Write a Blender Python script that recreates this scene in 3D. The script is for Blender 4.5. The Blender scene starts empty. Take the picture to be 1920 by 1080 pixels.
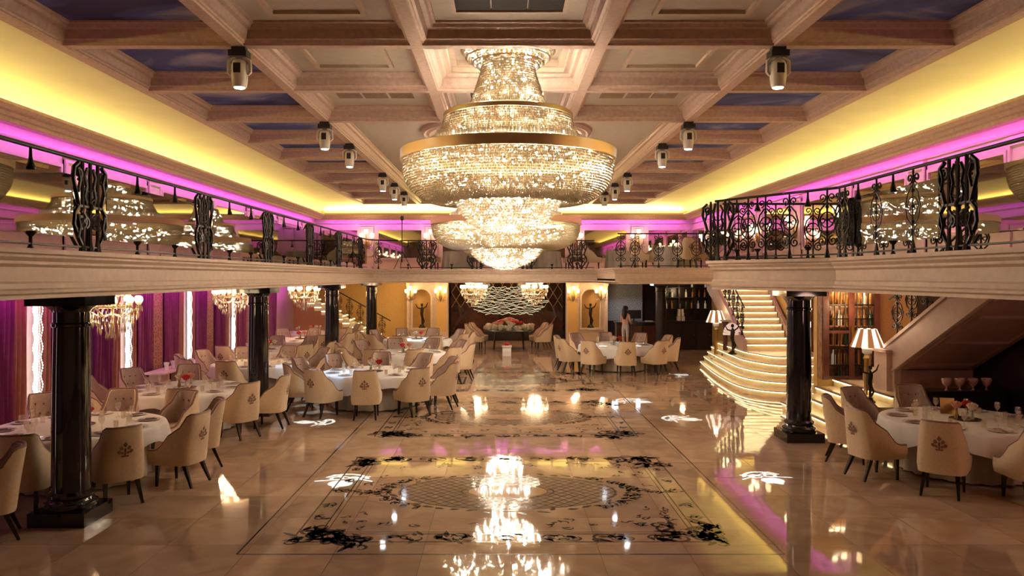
import bpy, bmesh, math, random
from mathutils import Vector, Matrix
random.seed(7)
PI = math.pi
S = bpy.context.scene
C = S.collection
# ------------------------------------------------------------ camera, world, exposure, large lights
cam = bpy.data.cameras.new('camera')
cam.sensor_width = 36.0
cam.lens = 36.0 * 1450 / 1920
cam.shift_x = 19 / 1920
cam.shift_y = -21 / 1920
cam.clip_end = 200
cam_o = bpy.data.objects.new('camera', cam)
cam_o.location = (0, 0, 2.9)
cam_o.rotation_euler = (PI / 2, 0, 0)
C.objects.link(cam_o)
S.camera = cam_o
W = bpy.data.worlds.new('world')
S.world = W
W.use_nodes = True
W.node_tree.nodes['Background'].inputs[0].default_value = (1.0, 0.72, 0.5, 1)
W.node_tree.nodes['Background'].inputs[1].default_value = 0.03
S.view_settings.view_transform = 'Standard'
S.view_settings.look = 'None'
S.view_settings.gamma = 1
S.view_settings.use_curve_mapping = False
S.view_settings.exposure = 0.38
S.cycles.max_bounces = 7
S.cycles.diffuse_bounces = 3
S.cycles.glossy_bounces = 4
S.cycles.transmission_bounces = 4
S.cycles.transparent_max_bounces = 10
S.cycles.caustics_reflective = False
S.cycles.caustics_refractive = False
S.cycles.sample_clamp_indirect = 4.0
X0 = 0.10          # centre line of the hall
ZB, ZT = 2.67, 3.19  # balcony fascia bottom and top
WL, WR, WB = -9.2, 9.4, 38.0


def lamp(kind, name, loc, energy, color, rot=(0, 0, 0), **kw):
    l = bpy.data.lights.new(name, kind)
    l.energy = energy
    l.color = color
    for k, v in kw.items():
        setattr(l, k, v)
    o = bpy.data.objects.new(name, l)
    o.location = loc
    o.rotation_euler = rot
    C.objects.link(o)
    return o


def strip(name, p, q, w, energy, color, aim, spread=PI):
    """a long rectangular LED strip from p to q that shines along aim"""
    p, q, aim = Vector(p), Vector(q), Vector(aim).normalized()
    d = (q - p)
    x = d.normalized()
    z = -aim
    z = (z - x * z.dot(x)).normalized()
    y = z.cross(x)
    o = lamp('AREA', name, (p + q) / 2, energy, color, shape='RECTANGLE', size=d.length, size_y=w, spread=spread)
    o.rotation_euler = Matrix((x, y, z)).transposed().to_euler()
    return o


YEL = (1.0, 0.78, 0.22)
PUR = (0.78, 0.10, 1.0)
WARM = (1.0, 0.66, 0.36)
K_COVE, K_PUR, K_CUR = 10.5, 5.6, 3.8
# cove LEDs, lying in the cornice trough: a wide wash near the wall and a lens strip that throws across the cove
for (p, q, aim, L) in (((WL + .3, 4, 5.95), (WL + .3, WB - .6, 5.95), (1, 0), 33), ((WR - .3, 4, 5.95), (WR - .3, WB - .6, 5.95), (-1, 0), 33), ((WL + .6, WB - .3, 5.95), (WR - .6, WB - .3, 5.95), (0, -1), 17)):
    strip('cove_light', p, q, .2, K_COVE * .35 * L, YEL, (aim[0] * .5, aim[1] * .5, 1))
    strip('cove_throw_light', p, q, .1, K_COVE * .65 * L, YEL, (aim[0], aim[1], .22), math.radians(55))
# magenta LEDs under the cornice, washing the gallery wall
strip('magenta_light', (WL + .38, 4, 5.69), (WL + .38, WB - .5, 5.69), .06, K_PUR * 33, PUR, (-.55, 0, -1))
strip('magenta_light', (WR - .38, 4, 5.69), (WR - .38, WB - .5, 5.69), .06, K_PUR * 33, (.9, .1, .9), (.55, 0, -1))
strip('magenta_light', (WL + .5, WB - .38, 5.69), (WR - .5, WB - .38, 5.69), .06, K_PUR * 20, PUR, (0, .55, -1))
# magenta downlights over the curtains under the left gallery
strip('curtain_light', (WL + .42, 7, 2.64), (WL + .42, 33, 2.64), .06, K_CUR * 26, (.75, .06, .85), (-.35, 0, -1), PI * .9)
# added off-frame fill that brightens the stair soffit; no lamp is seen there
lamp('POINT', 'aisle_light', (7.6, 7.6, 2.2), 34, (1, .6, .46), shadow_soft_size=.3)
# ------------------------------------------------------------ mesh helpers


class MB:
    def __init__(s):
        s.v, s.f, s.m = [], [], []

    def add(s, vs, fs, mi=0):
        n = len(s.v)
        s.v.extend([tuple(a) for a in vs])
        s.f.extend([tuple(i + n for i in f) for f in fs])
        s.m.extend([mi] * len(fs))
        return s

    def box(s, c, d, rz=0, mi=0):
        x, y, z = d[0] / 2, d[1] / 2, d[2] / 2
        cr, sr = math.cos(rz), math.sin(rz)
        vs = []
        for k in range(8):
            a, b, e = (x if k & 1 else -x), (y if k & 2 else -y), (z if k & 4 else -z)
            vs.append((c[0] + a * cr - b * sr, c[1] + a * sr + b * cr, c[2] + e))
        return s.add(vs, [(0, 2, 3, 1), (4, 5, 7, 6), (0, 1, 5, 4), (2, 6, 7, 3), (0, 4, 6, 2), (1, 3, 7, 5)], mi)

    def b2(s, a, b, mi=0):
        return s.box([(p + q) / 2 for p, q in zip(a, b)], [abs(q - p) for p, q in zip(a, b)], 0, mi)

    def prism(s, poly, z0, z1, mi=0):
        n = len(poly)
        vs = [(p[0], p[1], z0) for p in poly] + [(p[0], p[1], z1) for p in poly]
        fs = [tuple(range(n))[::-1], tuple(range(n, 2 * n))]
        fs += [(i, (i + 1) % n, n + (i + 1) % n, n + i) for i in range(n)]
        return s.add(vs, fs, mi)

    def prism_x(s, poly, x0, x1, mi=0):
        """polygon given in (y, z), extruded along x"""
        n = len(poly)
        vs = [(x0, p[0], p[1]) for p in poly] + [(x1, p[0], p[1]) for p in poly]
        fs = [tuple(range(n))[::-1], tuple(range(n, 2 * n))]
        fs += [(i, (i + 1) % n, n + (i + 1) % n, n + i) for i in range(n)]
        return s.add(vs, fs, mi)

    def lathe(s, prof, n=16, c=(0, 0, 0), cap=True, mi=0):
        vs, fs = [], []
        m = len(prof)
        for r, z in prof:
            for k in range(n):
                a = 2 * PI * k / n
                vs.append((c[0] + r * math.cos(a), c[1] + r * math.sin(a), c[2] + z))
        for j in range(m - 1):
            for k in range(n):
                fs.append((j * n + k, j * n + (k + 1) % n, (j + 1) * n + (k + 1) % n, (j + 1) * n + k))
        if cap:
            fs.append(tuple(range(n))[::-1])
            fs.append(tuple((m - 1) * n + k for k in range(n)))
        return s.add(vs, fs, mi)

    def ball(s, c, r, n=8, sz=1.0, mi=0):
        m = max(4, n // 2 + 1)
        return s.lathe([(r * math.sin(PI * (j + .02) / (m - .96 + .0)) if 0 < j < m - 1 else r * .06, -r * sz * math.cos(PI * j / (m - 1))) for j in range(m)], n, c, True, mi)

    def tube(s, pts, r, n=5, closed=False, mi=0):
        P = [Vector(p) for p in pts]
        m = len(P)
        rr = r if isinstance(r, (list, tuple)) else [r] * m
        vs, fs = [], []
        up = None
        for i in range(m):
            a = P[(i - 1) % m] if (closed or i > 0) else P[i]
            b = P[(i + 1) % m] if (closed or i < m - 1) else P[i]
            t = (b - a)
            t = t.normalized() if t.length > 1e-9 else Vector((0, 0, 1))
            if up is None:
                up = Vector((0, 0, 1)) if abs(t.z) < .9 else Vector((0, 1, 0))
            x = t.cross(up)
            if x.length < 1e-3:
                x = t.orthogonal()
            x.normalize()
            y = x.cross(t).normalized()
            up = y
            for k in range(n):
                an = 2 * PI * (k + .5) / n
                vs.append(P[i] + (x * math.cos(an) + y * math.sin(an)) * rr[i])
        for i in range(m if closed else m - 1):
            j = (i + 1) % m
            for k in range(n):
                fs.append((i * n + k, j * n + k, j * n + (k + 1) % n, i * n + (k + 1) % n))
        if not closed:
            fs.append(tuple(range(n))[::-1])
            fs.append(tuple((m - 1) * n + k for k in range(n)))
        return s.add(vs, fs, mi)

    def sweep(s, prof, path, closed=False, mi=0):
        """profile (out, z) carried along a level path of (x, y); out is to the right of travel"""
        m, n = len(path), len(prof)
        vs, fs = [], []
        for i in range(m):
            p = Vector(path[i])
            a = Vector(path[i - 1]) if (i > 0 or closed) else None
            b = Vector(path[(i + 1) % m]) if (i < m - 1 or closed) else None
            t1 = (p - a).normalized() if a is not None else None
            t2 = (b - p).normalized() if b is not None else None
            t1 = t1 or t2
            t2 = t2 or t1
            n1, n2 = Vector((t1.y, -t1.x)), Vector((t2.y, -t2.x))
            nn = (n1 + n2)
            nn = nn.normalized() if nn.length > 1e-6 else n1
            k = 1 / max(.35, nn.dot(n1))
            for o, z in prof:
                vs.append((p.x + nn.x * o * k, p.y + nn.y * o * k, z))
        for i in range(m if closed else m - 1):
            j = (i + 1) % m
            for q in range(n - 1):
                fs.append((i * n + q, j * n + q, j * n + q + 1, i * n + q + 1))
        return s.add(vs, fs, mi)

    def mesh(s, name, mats, smooth=None):
        me = bpy.data.meshes.new(name)
        me.from_pydata(s.v, [], s.f)
        for mt in (mats if isinstance(mats, (list, tuple)) else [mats]):
            me.materials.append(mt)
        if any(s.m):
            me.polygons.foreach_set('material_index', s.m)
        if smooth is not None:
            me.polygons.foreach_set('use_smooth', [True] * len(me.polygons))
            me.set_sharp_from_angle(angle=smooth)
        me.update()
        return me

    def build(s, name, mats, parent=None, smooth=None, loc=None, rz=0):
        return put(name, s.mesh(name, mats, smooth), parent, loc, rz)


def put(name, me, parent=None, loc=None, rz=0, scale=None):
    o = bpy.data.objects.new(name, me)
    C.objects.link(o)
    if loc is not None:
        o.location = loc
    if rz:
        o.rotation_euler = (0, 0, rz)
    if scale is not None:
        o.scale = scale
    if parent is not None:
        o.parent = parent
    return o


def tag(o, label=None, cat=None, group=None, kind=None):
    if label: o['label'] = label
    if cat: o['category'] = cat
    if group: o['group'] = group
    if kind: o['kind'] = kind
    return o


def thing(name, label, cat, loc=(0, 0, 0), rz=0, group=None):
    o = bpy.data.objects.new(name, None)
    o.empty_display_size = .1
    C.objects.link(o)
    o.location = loc
    o.rotation_euler = (0, 0, rz)
    return tag(o, label, cat, group)


def dup(root, loc, rz=0, label=None, group=None, scale=None):
    r = root.copy()
    C.objects.link(r)
    r.location = loc
    r.rotation_euler = (0, 0, rz)
    if scale: r.scale = scale
    if label: r['label'] = label
    if group: r['group'] = group
    for ch in list(root.children):
        c = ch.copy()
        C.objects.link(c)
        c.parent = r
        for g in list(ch.children):
            d = g.copy()
            C.objects.link(d)
            d.parent = c
    return r


def struct(o):
    o['kind'] = 'structure'
    return o


# ------------------------------------------------------------ materials
def mat(name, col, rough=.5, metal=0., var=0., scale=6., bump=0., emis=0., ecol=None, spec=None, coat=0., alpha=1., sheen=0.):
    m = bpy.data.materials.new(name)
    m.use_nodes = True
    nt = m.node_tree
    b = nt.nodes['Principled BSDF']
    I = b.inputs
    I['Base Color'].default_value = (*col, 1)
    I['Roughness'].default_value = rough
    I['Metallic'].default_value = metal
    if spec is not None: I['Specular IOR Level'].default_value = spec
    if coat: I['Coat Weight'].default_value = coat
    if sheen: I['Sheen Weight'].default_value = sheen
    if alpha < 1: I['Alpha'].default_value = alpha
    if emis:
        I['Emission Color'].default_value = (*(ecol or col), 1)
        I['Emission Strength'].default_value = emis
    if var or bump:
        tc = nt.nodes.new('ShaderNodeTexCoord')
        nz = nt.nodes.new('ShaderNodeTexNoise')
        nz.inputs['Scale'].default_value = scale
        nz.inputs['Detail'].default_value = 5
        nt.links.new(tc.outputs['Object'], nz.inputs['Vector'])
        if var:
            r = nt.nodes.new('ShaderNodeValToRGB')
            r.color_ramp.elements[0].position = .3
            r.color_ramp.elements[1].position = .7
            r.color_ramp.elements[0].color = (*[max(0, c * (1 - var)) for c in col], 1)
            r.color_ramp.elements[1].color = (*[min(1, c * (1 + var)) for c in col], 1)
            nt.links.new(nz.outputs['Fac'], r.inputs['Fac'])
            nt.links.new(r.outputs['Color'], I['Base Color'])
        if bump:
            bp = nt.nodes.new('ShaderNodeBump')
            bp.inputs['Strength'].default_value = bump
            bp.inputs['Distance'].default_value = .01
            nt.links.new(nz.outputs['Fac'], bp.inputs['Height'])
            nt.links.new(bp.outputs['Normal'], I['Normal'])
    return m


def emit(name, col, strength):
    m = bpy.data.materials.new(name)
    m.use_nodes = True
    nt = m.node_tree
    nt.nodes.remove(nt.nodes['Principled BSDF'])
    e = nt.nodes.new('ShaderNodeEmission')
    e.inputs[0].default_value = (*col, 1)
    e.inputs[1].default_value = strength
    nt.links.new(e.outputs[0], nt.nodes['Material Output'].inputs[0])
    return m


def clear(name, tint, transp, transl, gloss, rough=.06):
    """thin cut crystal or glass: part transparent, part glowing through, part shiny"""
    m = bpy.data.materials.new(name)
    m.use_nodes = True
    nt = m.node_tree
    nt.nodes.remove(nt.nodes['Principled BSDF'])
    t = nt.nodes.new('ShaderNodeBsdfTransparent'); t.inputs[0].default_value = (1, .97, .92, 1)
    l = nt.nodes.new('ShaderNodeBsdfTranslucent'); l.inputs[0].default_value = (*tint, 1)
    g = nt.nodes.new('ShaderNodeBsdfGlossy'); g.inputs[0].default_value = (1, .95, .85, 1); g.inputs['Roughness'].default_value = rough
    a = nt.nodes.new('ShaderNodeMixShader'); a.inputs[0].default_value = transl / max(1e-4, transl + gloss)
    b = nt.nodes.new('ShaderNodeMixShader'); b.inputs[0].default_value = transp
    nt.links.new(g.outputs[0], a.inputs[1]); nt.links.new(l.outputs[0], a.inputs[2])
    nt.links.new(a.outputs[0], b.inputs[1]); nt.links.new(t.outputs[0], b.inputs[2])
    nt.links.new(b.outputs[0], nt.nodes['Material Output'].inputs[0])
    return m


def node(nt, typ, **kw):
    n = nt.nodes.new(typ)
    for k, v in kw.items():
        if isinstance(k, str) and k.startswith('i_'):
            n.inputs[int(k[2:])].default_value = v
        else:
            setattr(n, k, v)
    return n


def marble(name):
    m = mat(name, (.6, .43, .3), .07)
    nt = m.node_tree
    b = nt.nodes['Principled BSDF']
    geo = node(nt, 'ShaderNodeNewGeometry')
    add = node(nt, 'ShaderNodeVectorMath', operation='ADD'); add.inputs[1].default_value = (9.2, 0, 0)
    div = node(nt, 'ShaderNodeVectorMath', operation='DIVIDE'); div.inputs[1].default_value = (.93, .93, 1e6)
    flo = node(nt, 'ShaderNodeVectorMath', operation='FLOOR')
    wn = node(nt, 'ShaderNodeTexWhiteNoise')
    nt.links.new(geo.outputs['Position'], add.inputs[0]); nt.links.new(add.outputs[0], div.inputs[0])
    nt.links.new(div.outputs[0], flo.inputs[0]); nt.links.new(flo.outputs[0], wn.inputs['Vector'])
    off = node(nt, 'ShaderNodeVectorMath', operation='MULTIPLY_ADD'); off.inputs[1].default_value = (30, 30, 30)
    nt.links.new(wn.outputs['Color'], off.inputs[0]); nt.links.new(geo.outputs['Position'], off.inputs[2])
    nz = node(nt, 'ShaderNodeTexNoise'); nz.inputs['Scale'].default_value = 1.6; nz.inputs['Detail'].default_value = 7; nz.inputs['Distortion'].default_value = 1.2
    nt.links.new(off.outputs[0], nz.inputs['Vector'])
    r = node(nt, 'ShaderNodeValToRGB')
    r.color_ramp.elements[0].position = .25; r.color_ramp.elements[0].color = (.38, .23, .135, 1)
    r.color_ramp.elements[1].position = .75; r.color_ramp.elements[1].color = (.6, .41, .27, 1)
    nt.links.new(nz.outputs['Fac'], r.inputs['Fac'])
    hs = node(nt, 'ShaderNodeHueSaturation')
    mr = node(nt, 'ShaderNodeMapRange'); mr.inputs['To Min'].default_value = .82; mr.inputs['To Max'].default_value = 1.1
    nt.links.new(wn.outputs['Value'], mr.inputs['Value']); nt.links.new(mr.outputs[0], hs.inputs['Value'])
    nt.links.new(r.outputs['Color'], hs.inputs['Color']); nt.links.new(hs.outputs['Color'], b.inputs['Base Color'])
    rr = node(nt, 'ShaderNodeMapRange'); rr.inputs['To Min'].default_value = .02; rr.inputs['To Max'].default_value = .06
    nt.links.new(nz.outputs['Fac'], rr.inputs['Value']); nt.links.new(rr.outputs[0], b.inputs['Roughness'])
    b.inputs['Specular IOR Level'].default_value = 1.0
    b.inputs['IOR'].default_value = 1.58
    # slow waviness of the polish
    n2 = node(nt, 'ShaderNodeTexNoise'); n2.inputs['Scale'].default_value = 1.1; n2.inputs['Detail'].default_value = 2
    nt.links.new(off.outputs[0], n2.inputs['Vector'])
    bp = node(nt, 'ShaderNodeBump'); bp.inputs['Strength'].default_value = .05; bp.inputs['Distance'].default_value = .05
    nt.links.new(n2.outputs['Fac'], bp.inputs['Height']); nt.links.new(bp.outputs['Normal'], b.inputs['Normal'])
    return m


def sky_mat(name):
    m = mat(name, (.02, .03, .12), .6)
    nt = m.node_tree
    b = nt.nodes['Principled BSDF']
    geo = node(nt, 'ShaderNodeNewGeometry')
    mp = node(nt, 'ShaderNodeMapping'); mp.inputs['Scale'].default_value = (.55, .8, 1)
    nz = node(nt, 'ShaderNodeTexNoise'); nz.inputs['Scale'].default_value = 1.0; nz.inputs['Detail'].default_value = 7; nz.inputs['Distortion'].default_value = .7
    nt.links.new(geo.outputs['Position'], mp.inputs['Vector']); nt.links.new(mp.outputs[0], nz.inputs['Vector'])
    r = node(nt, 'ShaderNodeValToRGB')
    e = r.color_ramp.elements
    e[0].position = .4; e[0].color = (.012, .022, .12, 1)
    e[1].position = .72; e[1].color = (.6, .58, .6, 1)
    k = e.new(.53); k.color = (.07, .11, .38, 1)
    nt.links.new(nz.outputs['Fac'], r.inputs['Fac']); nt.links.new(r.outputs['Color'], b.inputs['Base Color'])
    return m


def damask(name, c1, c2, scale, rough=.6):
    """figured wallpaper: a regular rosette repeat"""
    m = mat(name, c1, rough)
    nt = m.node_tree
    b = nt.nodes['Principled BSDF']
    tc = node(nt, 'ShaderNodeTexCoord')
    vo = node(nt, 'ShaderNodeTexVoronoi'); vo.inputs['Scale'].default_value = scale; vo.inputs['Randomness'].default_value = .25
    nt.links.new(tc.outputs['Object'], vo.inputs['Vector'])
    wv = node(nt, 'ShaderNodeMath', operation='SINE')
    mu = node(nt, 'ShaderNodeMath', operation='MULTIPLY'); mu.inputs[1].default_value = 22
    nt.links.new(vo.outputs['Distance'], mu.inputs[0]); nt.links.new(mu.outputs[0], wv.inputs[0])
    r = node(nt, 'ShaderNodeValToRGB')
    r.color_ramp.elements[0].position = .25; r.color_ramp.elements[0].color = (*c1, 1)
    r.color_ramp.elements[1].position = .7; r.color_ramp.elements[1].color = (*c2, 1)
    nt.links.new(wv.outputs[0], r.inputs['Fac']); nt.links.new(r.outputs['Color'], b.inputs['Base Color'])
    return m


M_FLOOR = marble('polished_marble')
M_GROUT = mat('grout', (.16, .1, .07), .5)
M_INLAY = mat('dark_marble_inlay', (.035, .022, .018), .08, var=.3, scale=20)
M_LATT = mat('brown_marble_inlay', (.3, .21, .15), .08, var=.2, scale=12)
M_CREAM = mat('cream_plaster', (.62, .47, .34), .55, var=.08, scale=9, bump=.15)
M_BEAM = mat('beam_plaster', (.58, .4, .31), .5, var=.13, scale=14, bump=.3)
M_PANEL = mat('ceiling_panel_plaster', (.54, .45, .35), .65, var=.05)
M_SKY = sky_mat('painted_sky')
M_COVE = mat('cove_plaster', (.85, .78, .5), .6, var=.05, scale=1.2)
M_WALLUP = mat('gallery_wall_paint', (.6, .46, .4), .6, var=.06)
M_OCHRE = damask('ochre_wallpaper', (.6, .36, .1), (.68, .43, .14), 9)
M_GREYPAPER = damask('grey_damask', (.2, .22, .25), (.34, .37, .4), 5)
M_BROCADE = damask('red_brocade', (.22, .06, .05), (.42, .17, .1), 6, .5)
M_DADO = mat('dado_paint', (.5, .3, .2), .5, var=.1)
M_BLACK = mat('black_marble', (.006, .006, .009), .06, var=.5, scale=5, coat=.5)
M_IRON = mat('wrought_iron', (.012, .009, .008), .38, metal=.6)
M_MIRROR = mat('tinted_mirror', (.55, .48, .42), .02, metal=1)
M_GOLD = mat('polished_gold', (.8, .64, .4), .14, metal=1)
M_BAND = mat('brushed_gold_band', (.92, .74, .42), .3, metal=1)
M_BRASS = mat('aged_brass', (.4, .26, .1), .3, metal=1)
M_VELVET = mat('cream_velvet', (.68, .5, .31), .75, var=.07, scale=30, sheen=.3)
M_VELVET2 = mat('inner_back_velvet', (.43, .3, .24), .7, var=.1, scale=30, sheen=.3)  # duller, browner tone for the inside of the chair backs
M_PIPE = mat('brown_trim', (.2, .1, .07), .5)
M_LEG = mat('ebonised_wood', (.014, .01, .01), .25)
M_CLOTH = mat('white_tablecloth', (.78, .72, .66), .8, var=.04, scale=5)
M_SKIRT = mat('table_skirt_cloth', (.5, .42, .34), .85, var=.06, scale=5)
M_CHINA = mat('white_china', (.8, .76, .7), .12)
M_NAPKIN = mat('taupe_napkin', (.33, .2, .17), .8)
M_PANE = bpy.data.materials.new('railing_glass')
M_PANE.use_nodes = True
_n = M_PANE.node_tree
_n.nodes.remove(_n.nodes['Principled BSDF'])
_f = node(_n, 'ShaderNodeFresnel'); _f.inputs[0].default_value = 4.2
_t = node(_n, 'ShaderNodeBsdfTransparent'); _t.inputs[0].default_value = (.62, .56, .5, 1)
_g = node(_n, 'ShaderNodeBsdfGlossy'); _g.inputs['Roughness'].default_value = .02; _g.inputs[0].default_value = (1, .97, .9, 1)
_m = node(_n, 'ShaderNodeMixShader')
_n.links.new(_f.outputs[0], _m.inputs[0]); _n.links.new(_t.outputs[0], _m.inputs[1]); _n.links.new(_g.outputs[0], _m.inputs[2])
_n.links.new(_m.outputs[0], _n.nodes['Material Output'].inputs[0])
M_GLASS = clear('glassware', (.9, .9, .95), .72, .06, .22, .03)
M_CRYSTAL = clear('cut_crystal', (.42, .34, .225), .05, .78, .17, .12)
M_CRYSTAL2 = clear('clear_crystal', (.48, .41, .31), .1, .62, .28, .1)
M_BULB = emit('lit_bulb', (1, .82, .62), 560)
M_POINT = emit('sparkle_glow', (1, .82, .62), 170)  # emission for tiny beads added to make the chandeliers sparkle
M_SHADEW = emit('lit_glass_shade', (1, .74, .42), 5.5)
M_LED = emit('warm_led', (1, .8, .4), 5.5)
M_LEDW = emit('white_led', (1, .93, .9), 3.2)
M_LENS = emit('projector_lens', (.8, .92, 1), 40)
M_WHITE = mat('white_plastic', (.75, .68, .6), .35)
M_DARK = mat('black_metal', (.012, .012, .014), .4)
M_PURPLE = mat('plum_velvet_curtain', (.2, .025, .09), .7, var=.15, scale=8, sheen=.4)
M_BROWNCUR = mat('copper_satin_curtain', (.34, .13, .08), .4, var=.12, scale=8)
M_VENT = mat('dark_vent_mesh', (.03, .022, .02), .9)
M_WOOD = mat('dark_walnut', (.018, .011, .012), .3, var=.4, scale=3)
M_REDWOOD = mat('mahogany', (.1, .03, .02), .3, var=.3, scale=4)
M_STEP = mat('stair_marble', (.78, .64, .4), .2, var=.1, scale=4)
M_STRING = mat('stringer_plaster', (.6, .42, .34), .5, var=.06, scale=6)
M_SOFFIT = mat('soffit_panel', (.5, .28, .24), .35, var=.1, scale=4)
M_BRONZE = mat('dark_bronze', (.03, .02, .015), .3, metal=.7)
M_ROSE = mat('red_rose', (.7, .04, .05), .6)
M_PEACH = mat('peach_rose', (.85, .4, .28), .6)
M_IVORY = mat('ivory_rose', (.85, .72, .55), .6)
M_LEAF = mat('foliage', (.04, .1, .03), .6)
# ------------------------------------------------------------ floor
floor = struct(MB().b2((WL - .1, -1.9, -.12), (WR + .1, WB + .13, -.014)).build('floor', M_GROUT))
TS = .93
tile_me = MB().box((0, 0, -.007), (TS - .005, TS - .005, .014)).mesh('tile', M_FLOOR)
cells = []
for i in range(20):
    for j in range(-2, 41):
        x, y = WL + (i + .5) * TS, (j + .5) * TS
        inview = y > 6.9 and abs((x - y * .0) / y) < .72
        cells.append(((0 if inview else 100) + y, x, y))
cells.sort()
rest = MB()
for n, (k, x, y) in enumerate(cells):
    if n < 290:
        put('tile', tile_me, floor, (x, y, 0))
    else:
        rest.box((x, y, -.007), (TS - .005, TS - .005, .014))
tag(rest.build('tile_field', M_FLOOR, floor), kind='stuff')

# ------------------------------------------------------------ walls
def wallbox(name, a, b, m):
    return struct(MB().b2(a, b).build(name, m))


wallbox('wall_left', (WL - .2, -1.9, -.1), (WL, WB + .2, 6.9), M_WALLUP)
wallbox('wall_right', (WR, -1.9, -.1), (WR + .2, WB + .2, 6.9), M_WALLUP)
wallbox('wall_back', (WL, WB, -.1), (WR, WB + .2, 6.9), M_WALLUP)
wallbox('wall_front', (WL, -2.1, -.1), (WR, -1.9, 6.9), M_CREAM)
wallbox('wall_right_ground', (WR - .04, 13.0, 0), (WR, WB, 2.66), M_OCHRE)
wallbox('wall_rear_left', (WL, 34.2, 0), (-4.15, 34.4, 2.68), M_OCHRE)

# ------------------------------------------------------------ ceiling
LX = [X0 + v for v in (-6.5, -3.9, -1.33, 1.33, 3.9, 6.5)]
RY = [3.1, 5.8, 8.5, 11.2, 13.9, 16.6, 19.3, 22.0, 24.7, 27.4, 30.1, 32.8, 35.4]
ZC, ZP = 6.22, 6.52
ceiling = struct(MB().b2((WL, -1.9, 6.75), (WR, WB, 6.9)).build('ceiling', M_PANEL))
half = [(.085, 0), (.085, .035), (.11, .04), (.12, .065), (.15, .08), (.175, .2), (.23, .215), (.255, .26), (.29, .27), (.3, .34)]
prof = [(-h, ZC + z) for h, z in reversed(half)] + [(h, ZC + z) for h, z in half]


def beam(a, b, dz=0):
    m = MB()
    m.sweep([(o, z + dz) for o, z in prof], [a, b])
    n = len(prof)
    m.f.append(tuple(range(n))); m.f.append(tuple(range(n, 2 * n))[::-1]); m.m += [0, 0]
    return m.build('ceiling_beam', M_BEAM, ceiling)


for x in LX:
    beam((x, -1.9), (x, 35.4 if abs(x - X0) > 2 else 16.6))
for y in RY:
    if y <= 16.7 or y > 35:
        beam((LX[0], y), (LX[5], y), .004)
    else:
        beam((LX[0], y), (LX[1], y), .004)
        beam((LX[4], y), (LX[5], y), .004)
YS = [-1.9] + RY


def cellbox(name, x0, x1, y0, y1, m, z=None):
    z = z or ZP
    return MB().b2((x0, y0, z), (x1, y1, z + .05)).build(name, m, ceiling)


def frame_rect(mb, x0, x1, y0, y1, w, z0, z1):
    mb.b2((x0, y0, z0), (x1, y0 + w, z1)); mb.b2((x0, y1 - w, z0), (x1, y1, z1))
    mb.b2((x0, y0 + w, z0), (x0 + w, y1 - w, z1)); mb.b2((x1 - w, y0 + w, z0), (x1, y1 - w, z1))
    return mb


for j in range(len(YS) - 1):
    y0, y1 = YS[j], YS[j + 1]
    for i in range(5):
        x0, x1 = LX[i], LX[i + 1]
        if i in (0, 4):
            cellbox('sky_panel', x0, x1, y0, y1, M_SKY)
        elif y0 < 16.5:
            p = cellbox('coffer_panel', x0, x1, y0, y1, M_PANEL, 6.68 if (i == 2 and abs(y0 - 11.2) < .1) else ZP)
            if i in (1, 3):
                if abs(y0 - 13.9) < .1:
                    for k in range(3):
                        xx = (x0 + x1) / 2 + (k - 1) * .52
                        MB().b2((xx - .23, y0 + 1.0, ZP - .02), (xx + .23, y0 + 1.7, ZP)).build('vent_grille', M_LATT, p)
                else:
                    frame_rect(MB(), x0 + .62, x1 - .62, y0 + .62, y1 - .62, .07, ZP - .05, ZP).build('panel_frame', M_CREAM, p)
            else:
                if abs(y0 - 11.2) < .1:
                    frame_rect(MB(), x0 + .05, x1 - .05, y0 + .05, y1 - .05, .3, ZP - .03, 6.69).build('panel_frame', M_CREAM, p)
                    frame_rect(MB(), x0 + .35, x1 - .35, y0 + .35, y1 - .35, .1, ZP + .05, 6.69).build('panel_frame', M_CREAM, p)
                else:
                    frame_rect(MB(), x0 + .55, x1 - .55, y0 + .7, y1 - .7, .06, ZP - .05, ZP).build('panel_frame', M_CREAM, p)
                    for k in range(3):
                        xx = (x0 + x1) / 2 + (k - 1) * .49
                        MB().b2((xx - .235, y0 + .78, ZP - .03), (xx + .235, y1 - .78, ZP)).build('vent_grille', M_VENT, p)
MB().b2((LX[1], 16.6, ZP), (LX[4], 35.4, ZP + .05)).build('great_panel', M_PANEL, ceiling)
ring = MB()
ring.lathe([(1.72, 6.53), (1.76, 6.46), (1.9, 6.4), (1.98, 6.43), (2.04, 6.41), (2.12, 6.46), (2.14, 6.53)], 64, (X0, 19.3, 0), False)
ring.build('ceiling_medallion', M_BEAM, ceiling, smooth=.6)
# cove and cornice
U = [(WL, -1.9), (WL, WB), (WR, WB), (WR, -1.9)]
cv = [(.03 + 2.55 * (1 - math.cos(t * PI / 32)), 5.9 + .37 * math.sin(t * PI / 32)) for t in range(17)]
cv += [(2.62, 6.27), (2.62, 6.3), (2.5, 6.42)]
struct(MB().sweep(cv, U).build('ceiling_cove', M_COVE, smooth=.5))
cp = [(0, 5.73), (.4, 5.73), (.4, 5.66), (.45, 5.66), (.45, 5.73), (.5, 5.75), (.53, 5.81), (.6, 5.83), (.66, 5.9), (.66, 5.955), (.62, 5.955), (.62, 5.89), (.0, 5.89)]
struct(MB().sweep(cp, U).build('trim_cornice', M_BEAM))
bead = [(0, 5.5), (.05, 5.5), (.07, 5.53), (.05, 5.56), (0, 5.57)]
struct(MB().sweep(bead, U).build('trim_picture_rail', M_WALLUP))

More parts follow.
